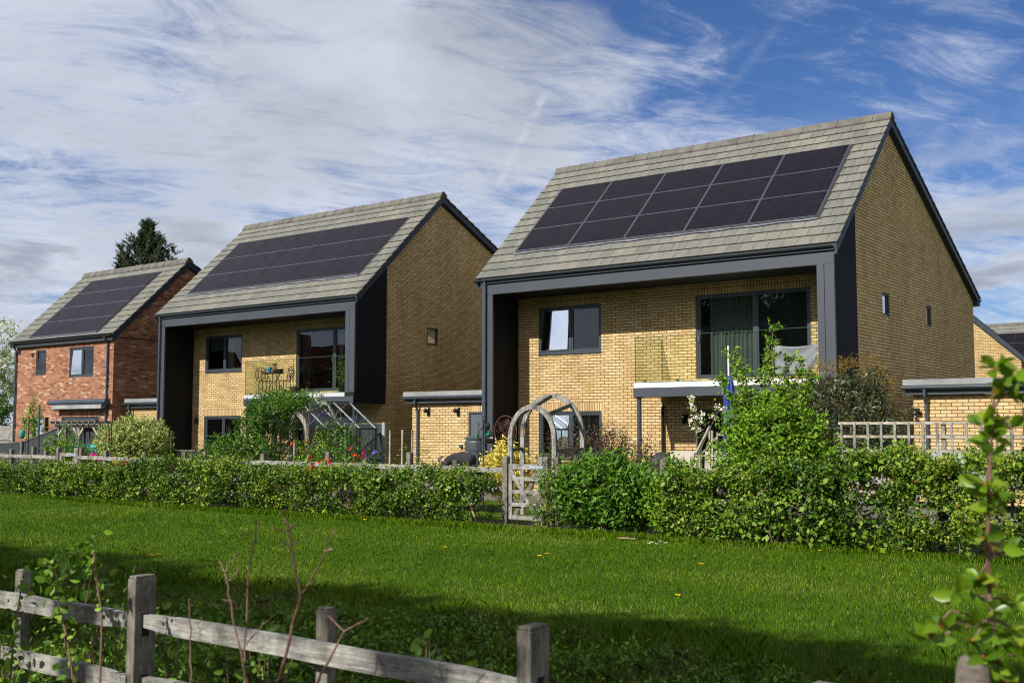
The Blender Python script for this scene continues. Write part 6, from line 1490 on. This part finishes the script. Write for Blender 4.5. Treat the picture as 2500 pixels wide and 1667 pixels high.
for s in (-1, 1):
    b = len(N_)
    N_ += [((-.57, s * .19, .96), .065), ((-.60, s * .24, .72), .046), ((-.74, s * .20, .50), .034), ((-.78, s * .19, .43), (.02, .04)), ((0.02, s * .09, .78), .06), ((-.10, s * .12, .48), .065), ((.06, s * .12, .10), .045), ((-.08, s * .13, .045), (.04, .035)), ((-.16, s * .13, .035), .025)]
    E_ += [(3, b), (b, b + 1), (b + 1, b + 2), (b + 2, b + 3), (0, b + 4), (b + 4, b + 5), (b + 5, b + 6), (b + 6, b + 7), (b + 7, b + 8)]
    for k in range(5):
        h = len(N_); dy = (k - 1.5) * .017 if k < 4 else -.045
        N_ += [((-.80, s * .19 + dy * s, .39), .009), ((-.815 - .006 * k, s * .19 + dy * s, .355 if k < 4 else .38), .008)]
        E_ += [(b + 3, h), (h, h + 1)]
skin_mesh('body', N_, E_, M['skin'], PE)
m = MB()
for s in (-1, 1): m.ball((PX - .83, PY + s * .088, .965), (.028, .012, .035), 8, 6)
m.build('ears', M['skin'], PE, smooth=True)
skin_mesh('tshirt', [((.0, 0, .94), (.165, .17)), ((-.18, 0, 1.0), (.15, .165)), ((-.38, 0, 1.025), (.145, .18)), ((-.57, 0, .995), (.135, .175)), ((-.655, 0, .955), (.075, .08)), ((-.57, .20, .97), .08), ((-.59, .24, .80), .066), ((-.57, -.20, .97), .08), ((-.59, -.24, .80), .066)], [(0, 1), (1, 2), (2, 3), (3, 4), (3, 5), (5, 6), (3, 7), (7, 8)], M['shirt'], PE)
jn = [((.0, 0, .90), (.15, .165))]; je = []
for s in (-1, 1):
    b = len(jn); jn += [((.03, s * .10, .78), .115), ((-.10, s * .12, .48), .08), ((.06, s * .12, .12), .062)]; je += [(0, b), (b, b + 1), (b + 1, b + 2)]
skin_mesh('jeans', jn, je, M['jeans'], PE)
m = MB(); m.ball((PX - .885, PY, .985), (.088, .093, .080), 16, 10)
for i, p in enumerate(m.v):
    if p[0] < PX - .90 and p[2] < .96: m.v[i] = (PX - .90, p[1] * 1., p[2])
m.build('hair', M['hair'], PE, smooth=True)
m = MB()
for s in (-1, 1): m.hexa([(PX - .20, PY + s * .13 - .045, .0), (PX + .10, PY + s * .13 - .04, 0), (PX + .10, PY + s * .13 + .04, 0), (PX - .20, PY + s * .13 + .045, 0), (PX - .17, PY + s * .13 - .035, .06), (PX + .09, PY + s * .13 - .035, .10), (PX + .09, PY + s * .13 + .035, .10), (PX - .17, PY + s * .13 + .035, .06)])
m.build('shoes', M['blackcover'], PE, bevel=.015)

# ------------------------------------------------------------------ houses across the way (behind the photographer; they show in the window glass)
def opposite(x, mat, label, w=11.):
    H = thing('house', (x, -34, 0), label, 'house', 'houses behind the photographer', pi)
    m = MB(); ops = [(1.2, 2.8, 3.3, 4.5), (6.2, 7.8, 3.3, 4.5), (1.2, 3.2, .9, 2.1), (6, 8, .1, 2.1)]; wall_cells(m, 'f', 0, 0, w, 0, 5.0, ops)
    for q in (0, w): m.poly([(q, 0, 0), (q, 7.5, 0), (q, 7.5, 4.9), (q, 3.7, 8.4), (q, 0, 4.9)])
    m.poly([(0, 7.5, 0), (w, 7.5, 0), (w, 7.5, 5), (0, 7.5, 5)]); m.build('brick_wall', M['red'], H, local=True, fix=False)
    r = MB(); roof_slope(r, -.2, w + .2, -.3, 4.85, 3.7, 8.6, 14); roof_slope(r, -.2, w + .2, 7.8, 4.85, 3.7, 8.6, 14); rf = r.build('roof', M[mat], H, local=True, fix=False)
    for a, b, c, t in ops: window(H, 'f', 0, a, b, c, t, ((a + b) / 2,), room=.6)
    m = MB(); m.box(4.2, 4.9, 3.3, 4.0, 7.5, 9.6); m.build('chimney', M['red'], rf, local=True)
    sk = MB(); dy, dz = 4.0 / 5.48, 3.75 / 5.48; P = lambda s, h, xx: (xx, -.3 + dy * s - dz * h, 4.85 + dz * s + dy * h)
    for xx in (2.0, 7.5): sk.hexa([P(2.0, .0, xx), P(2.0, .0, xx + .8), P(3.1, 0, xx + .8), P(3.1, 0, xx), P(2.0, .06, xx), P(2.0, .06, xx + .8), P(3.1, .06, xx + .8), P(3.1, .06, xx)])
    sk.build('roof_window', M['alu'], rf, local=True)
for x, mt, l in ((2., 'tile', 'grey roofed brick house across the way, nearest the camera'), (-12., 'tile', 'grey roofed brick house across the way, second from the camera'), (-44., 'pantile', 'red roofed brick house across the way, third from the camera'), (-58., 'pantile', 'red roofed brick house across the way, fourth from the camera'), (-72., 'pantile', 'red roofed brick house across the way, farthest from the camera')):
    opposite(x, mt, l)

# ------------------------------------------------------------------ world
SUN_EL = radians(39.5); hx, hy = -.19, -.98; q = math.hypot(hx, hy); hx /= q; hy /= q
W = bpy.data.worlds.new('World'); S.world = W; W.cycles.sampling_method = 'MANUAL'; W.cycles.sample_map_resolution = 512; W.use_nodes = True; nt = W.node_tree; nt.nodes.clear()
wo = N(nt, 'ShaderNodeOutputWorld'); bg = N(nt, 'ShaderNodeBackground', i_Strength=.055); nt.links.new(bg.outputs[0], wo.inputs[0])
sky = N(nt, 'ShaderNodeTexSky'); sky.sky_type = 'NISHITA'; sky.sun_disc = False; sky.sun_elevation = SUN_EL; sky.sun_rotation = atan2(hx, hy) % (2 * pi); sky.air_density = 1.0; sky.dust_density = .3; sky.ozone_density = 2.2
tc = N(nt, 'ShaderNodeTexCoord'); D_ = tc.outputs['Generated']
def dot(v):
    n = N(nt, 'ShaderNodeVectorMath', operation='DOT_PRODUCT'); nt.links.new(D_, n.inputs[0]); n.inputs[1].default_value = v; return n.outputs['Value']
def mt(op, a, b=None, c=None, clamp=False):
    n = N(nt, 'ShaderNodeMath', operation=op); n.use_clamp = clamp
    for i, x in enumerate((a, b, c)):
        if x is None: continue
        if hasattr(x, 'is_output'): nt.links.new(x, n.inputs[i])
        else: n.inputs[i].default_value = x
    return n.outputs[0]
def comb(a, b, c):
    n = N(nt, 'ShaderNodeCombineXYZ')
    for i, x in enumerate((a, b, c)):
        if hasattr(x, 'is_output'): nt.links.new(x, n.inputs[i])
        else: n.inputs[i].default_value = x
    return n.outputs[0]
def smooth(x, a, b):
    n = N(nt, 'ShaderNodeMapRange'); n.interpolation_type = 'SMOOTHSTEP'; nt.links.new(x, n.inputs[0]); n.inputs[1].default_value = a; n.inputs[2].default_value = b; return n.outputs[0]
def nz(vec, sc, det=6, rough=.6, dist=0.):
    n = N(nt, 'ShaderNodeTexNoise', i_Scale=sc, i_Detail=det, i_Roughness=rough, i_Distortion=dist); nt.links.new(vec, n.inputs['Vector']); return n.outputs[0]
r_ = dot((.802, .597, 0)); f_ = dot((-.597, .802, 0)); e_ = dot((0, 0, 1)); ep = mt('MAXIMUM', e_, 0.)
den = mt('ADD', ep, .20); px = mt('DIVIDE', r_, den); py = mt('DIVIDE', f_, den)
ca, sa = cos(-.35), sin(-.35)     # drift direction of the high cloud
qa = mt('ADD', mt('MULTIPLY', px, ca), mt('MULTIPLY', py, -sa)); qb = mt('ADD', mt('MULTIPLY', px, sa), mt('MULTIPLY', py, ca))
lo = comb(mt('MULTIPLY', qa, .8), mt('MULTIPLY', qb, 1.0), 3.1); hi = comb(mt('MULTIPLY', qa, .9), mt('MULTIPLY', qb, 2.0), 1.7)
n1 = nz(lo, 2.3, 12, .62, .25); n2 = nz(hi, 4.2, 14, .72, .7)
dens = mt('ADD', mt('MULTIPLY', n1, .52), mt('MULTIPLY', n2, .48))
blue = mt('MULTIPLY', mt('MAXIMUM', mt('ADD', r_, .10), 0.), mt('MAXIMUM', mt('ADD', ep, -.07), 0.))
dens = mt('ADD', dens, mt('MULTIPLY', mt('MINIMUM', mt('MAXIMUM', mt('SUBTRACT', .02, r_), 0.), .4), .12))
dens = mt('SUBTRACT', mt('ADD', dens, .100), mt('MULTIPLY', mt('MINIMUM', blue, .075), 1.75))
def spot(u, v, rad, soft):    # a patch of sky round one world direction
    a, b = (u - 1250) / 2725.7, -(v - 833.5) / 2725.7; p = .0794; y = cos(p) - b * sin(p); z = sin(p) + b * cos(p)
    return smooth(dot(tuple(Vector((a * .802 - y * .597, a * .597 + y * .802, z)).normalized())), cos(rad * soft), cos(rad * .3))
bank = mt('MAXIMUM', spot(1120, 40, .20, 1.), mt('MULTIPLY', spot(820, 120, .16, 1.), .8))
dens = mt('ADD', dens, mt('MULTIPLY', bank, .09))
mask = smooth(dens, .45, .70)
# shading of the thicker cloud: grey bellies
sh = nz(comb(px, py, 8.), 1.1, 8, .58, .4)
thick = mt('MAXIMUM', mt('MULTIPLY', smooth(dens, .56, .78), smooth(sh, .42, .62)), mt('MULTIPLY', bank, smooth(sh, .30, .55)))
ccol = mixc(nt, thick, (8.2, 8.8, 10.2), (5.7, 6.1, 6.9))
base = mixc(nt, 1., sky.outputs[0], (.50, .72, 1.10), 'MULTIPLY')
col = mixc(nt, mt('MULTIPLY', mask, .95), base, ccol)
# low cumulus near the horizon: grey bodies with pale rims
cu = nz(comb(mt('MULTIPLY', px, 1.1), mt('MULTIPLY', ep, 13.), 4.4), 1.7, 9, .58, .25)
dens2 = smooth(nz(comb(mt('MULTIPLY', px, .9), mt('MULTIPLY', ep, 7.), 2.2), 1.9, 8, .62, .6), .42, .66)
col = mixc(nt, mt('MULTIPLY', mt('MULTIPLY', dens2, mt('SUBTRACT', 1., smooth(ep, .17, .30))), mt('MULTIPLY', smooth(r_, .12, .32), .85)), col, (6.9, 7.4, 8.6))
lowm = mt('MULTIPLY', smooth(ep, .0, .05), mt('SUBTRACT', 1., smooth(ep, .14, .22)))
cum = mt('MULTIPLY', smooth(cu, .50, .57), lowm); core = mt('MULTIPLY', smooth(cu, .53, .63), lowm)
col = mixc(nt, mt('MULTIPLY', cum, .75), col, (6.6, 7.1, 8.2))
col = mixc(nt, mt('MULTIPLY', core, .85), col, (4.1, 4.6, 5.7))
# a frayed old condensation trail
def wd(u, v):
    a, b = (u - 1250) / 2725.7, -(v - 833.5) / 2725.7; p = .0794; y = cos(p) - b * sin(p); z = sin(p) + b * cos(p)
    return Vector((a * .802 - y * .597, a * .597 + y * .802, z)).normalized()
for (d1, d2, wdt, amt) in ((wd(1215, 450), wd(1330, 225), .0045, .75), (wd(1690, 330), wd(1900, 60), .006, .08), (wd(130, 260), wd(560, 80), .008, .3)):
    nrm = d1.cross(d2).normalized(); mid = (d1 + d2).normalized(); half = d1.angle(d2) / 2
    wob = mt('MULTIPLY', mt('SUBTRACT', nz(comb(px, py, 2.), 7., 4, .6), .5), wdt * 1.6)
    dist = mt('ABSOLUTE', mt('ADD', dot(tuple(nrm)), wob)); along = dot(tuple(mid))
    k = mt('MULTIPLY', mt('SUBTRACT', 1., smooth(dist, wdt * .1, wdt * 1.3)), smooth(along, cos(half * 1.15), cos(half * .7)))
    k = mt('MULTIPLY', k, smooth(nz(comb(px, py, 6.), 16., 5, .7), .3, .6))
    col = mixc(nt, mt('MULTIPLY', k, amt), col, (7.4, 7.9, 9.0))
# bright sky added out of view, behind right, to lift the shaded gables
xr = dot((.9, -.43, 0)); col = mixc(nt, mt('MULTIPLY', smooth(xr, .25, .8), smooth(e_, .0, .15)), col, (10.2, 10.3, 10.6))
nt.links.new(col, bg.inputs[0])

sd = bpy.data.lights.new('sun', 'SUN'); sd.energy = 5.0; sd.angle = radians(.53); sd.color = (1., .955, .88)
so = bpy.data.objects.new('sun', sd); COL.objects.link(so)
so.rotation_euler = Vector((-hx * cos(SUN_EL), -hy * cos(SUN_EL), -sin(SUN_EL))).to_track_quat('-Z', 'Y').to_euler(); so.location = (-5, -40, 40)

cd = bpy.data.cameras.new('camera'); cam = bpy.data.objects.new('camera', cd); COL.objects.link(cam); S.camera = cam
cd.sensor_width = 36; cd.lens = 36 * 2725.7 / 2500; cd.clip_start = .1; cd.clip_end = 2000
cam.location = (8.5788, -22.9238, 1.6); cam.rotation_euler = (pi / 2 + .0794, 0, .6403)
cd.dof.use_dof = True; cd.dof.focus_distance = 20; cd.dof.aperture_fstop = 5.0
S.view_settings.view_transform = 'Standard'; S.view_settings.look = 'None'; S.view_settings.gamma = 1; S.view_settings.exposure = .62
S.render.film_transparent = False
S.cycles.filter_width = 1.15; S.cycles.max_bounces = 8; S.cycles.transparent_max_bounces = 12; S.cycles.diffuse_bounces = 3; S.cycles.glossy_bounces = 3; S.cycles.transmission_bounces = 3
S.cycles.caustics_reflective = False; S.cycles.caustics_refractive = False
S.cycles.use_denoising = True
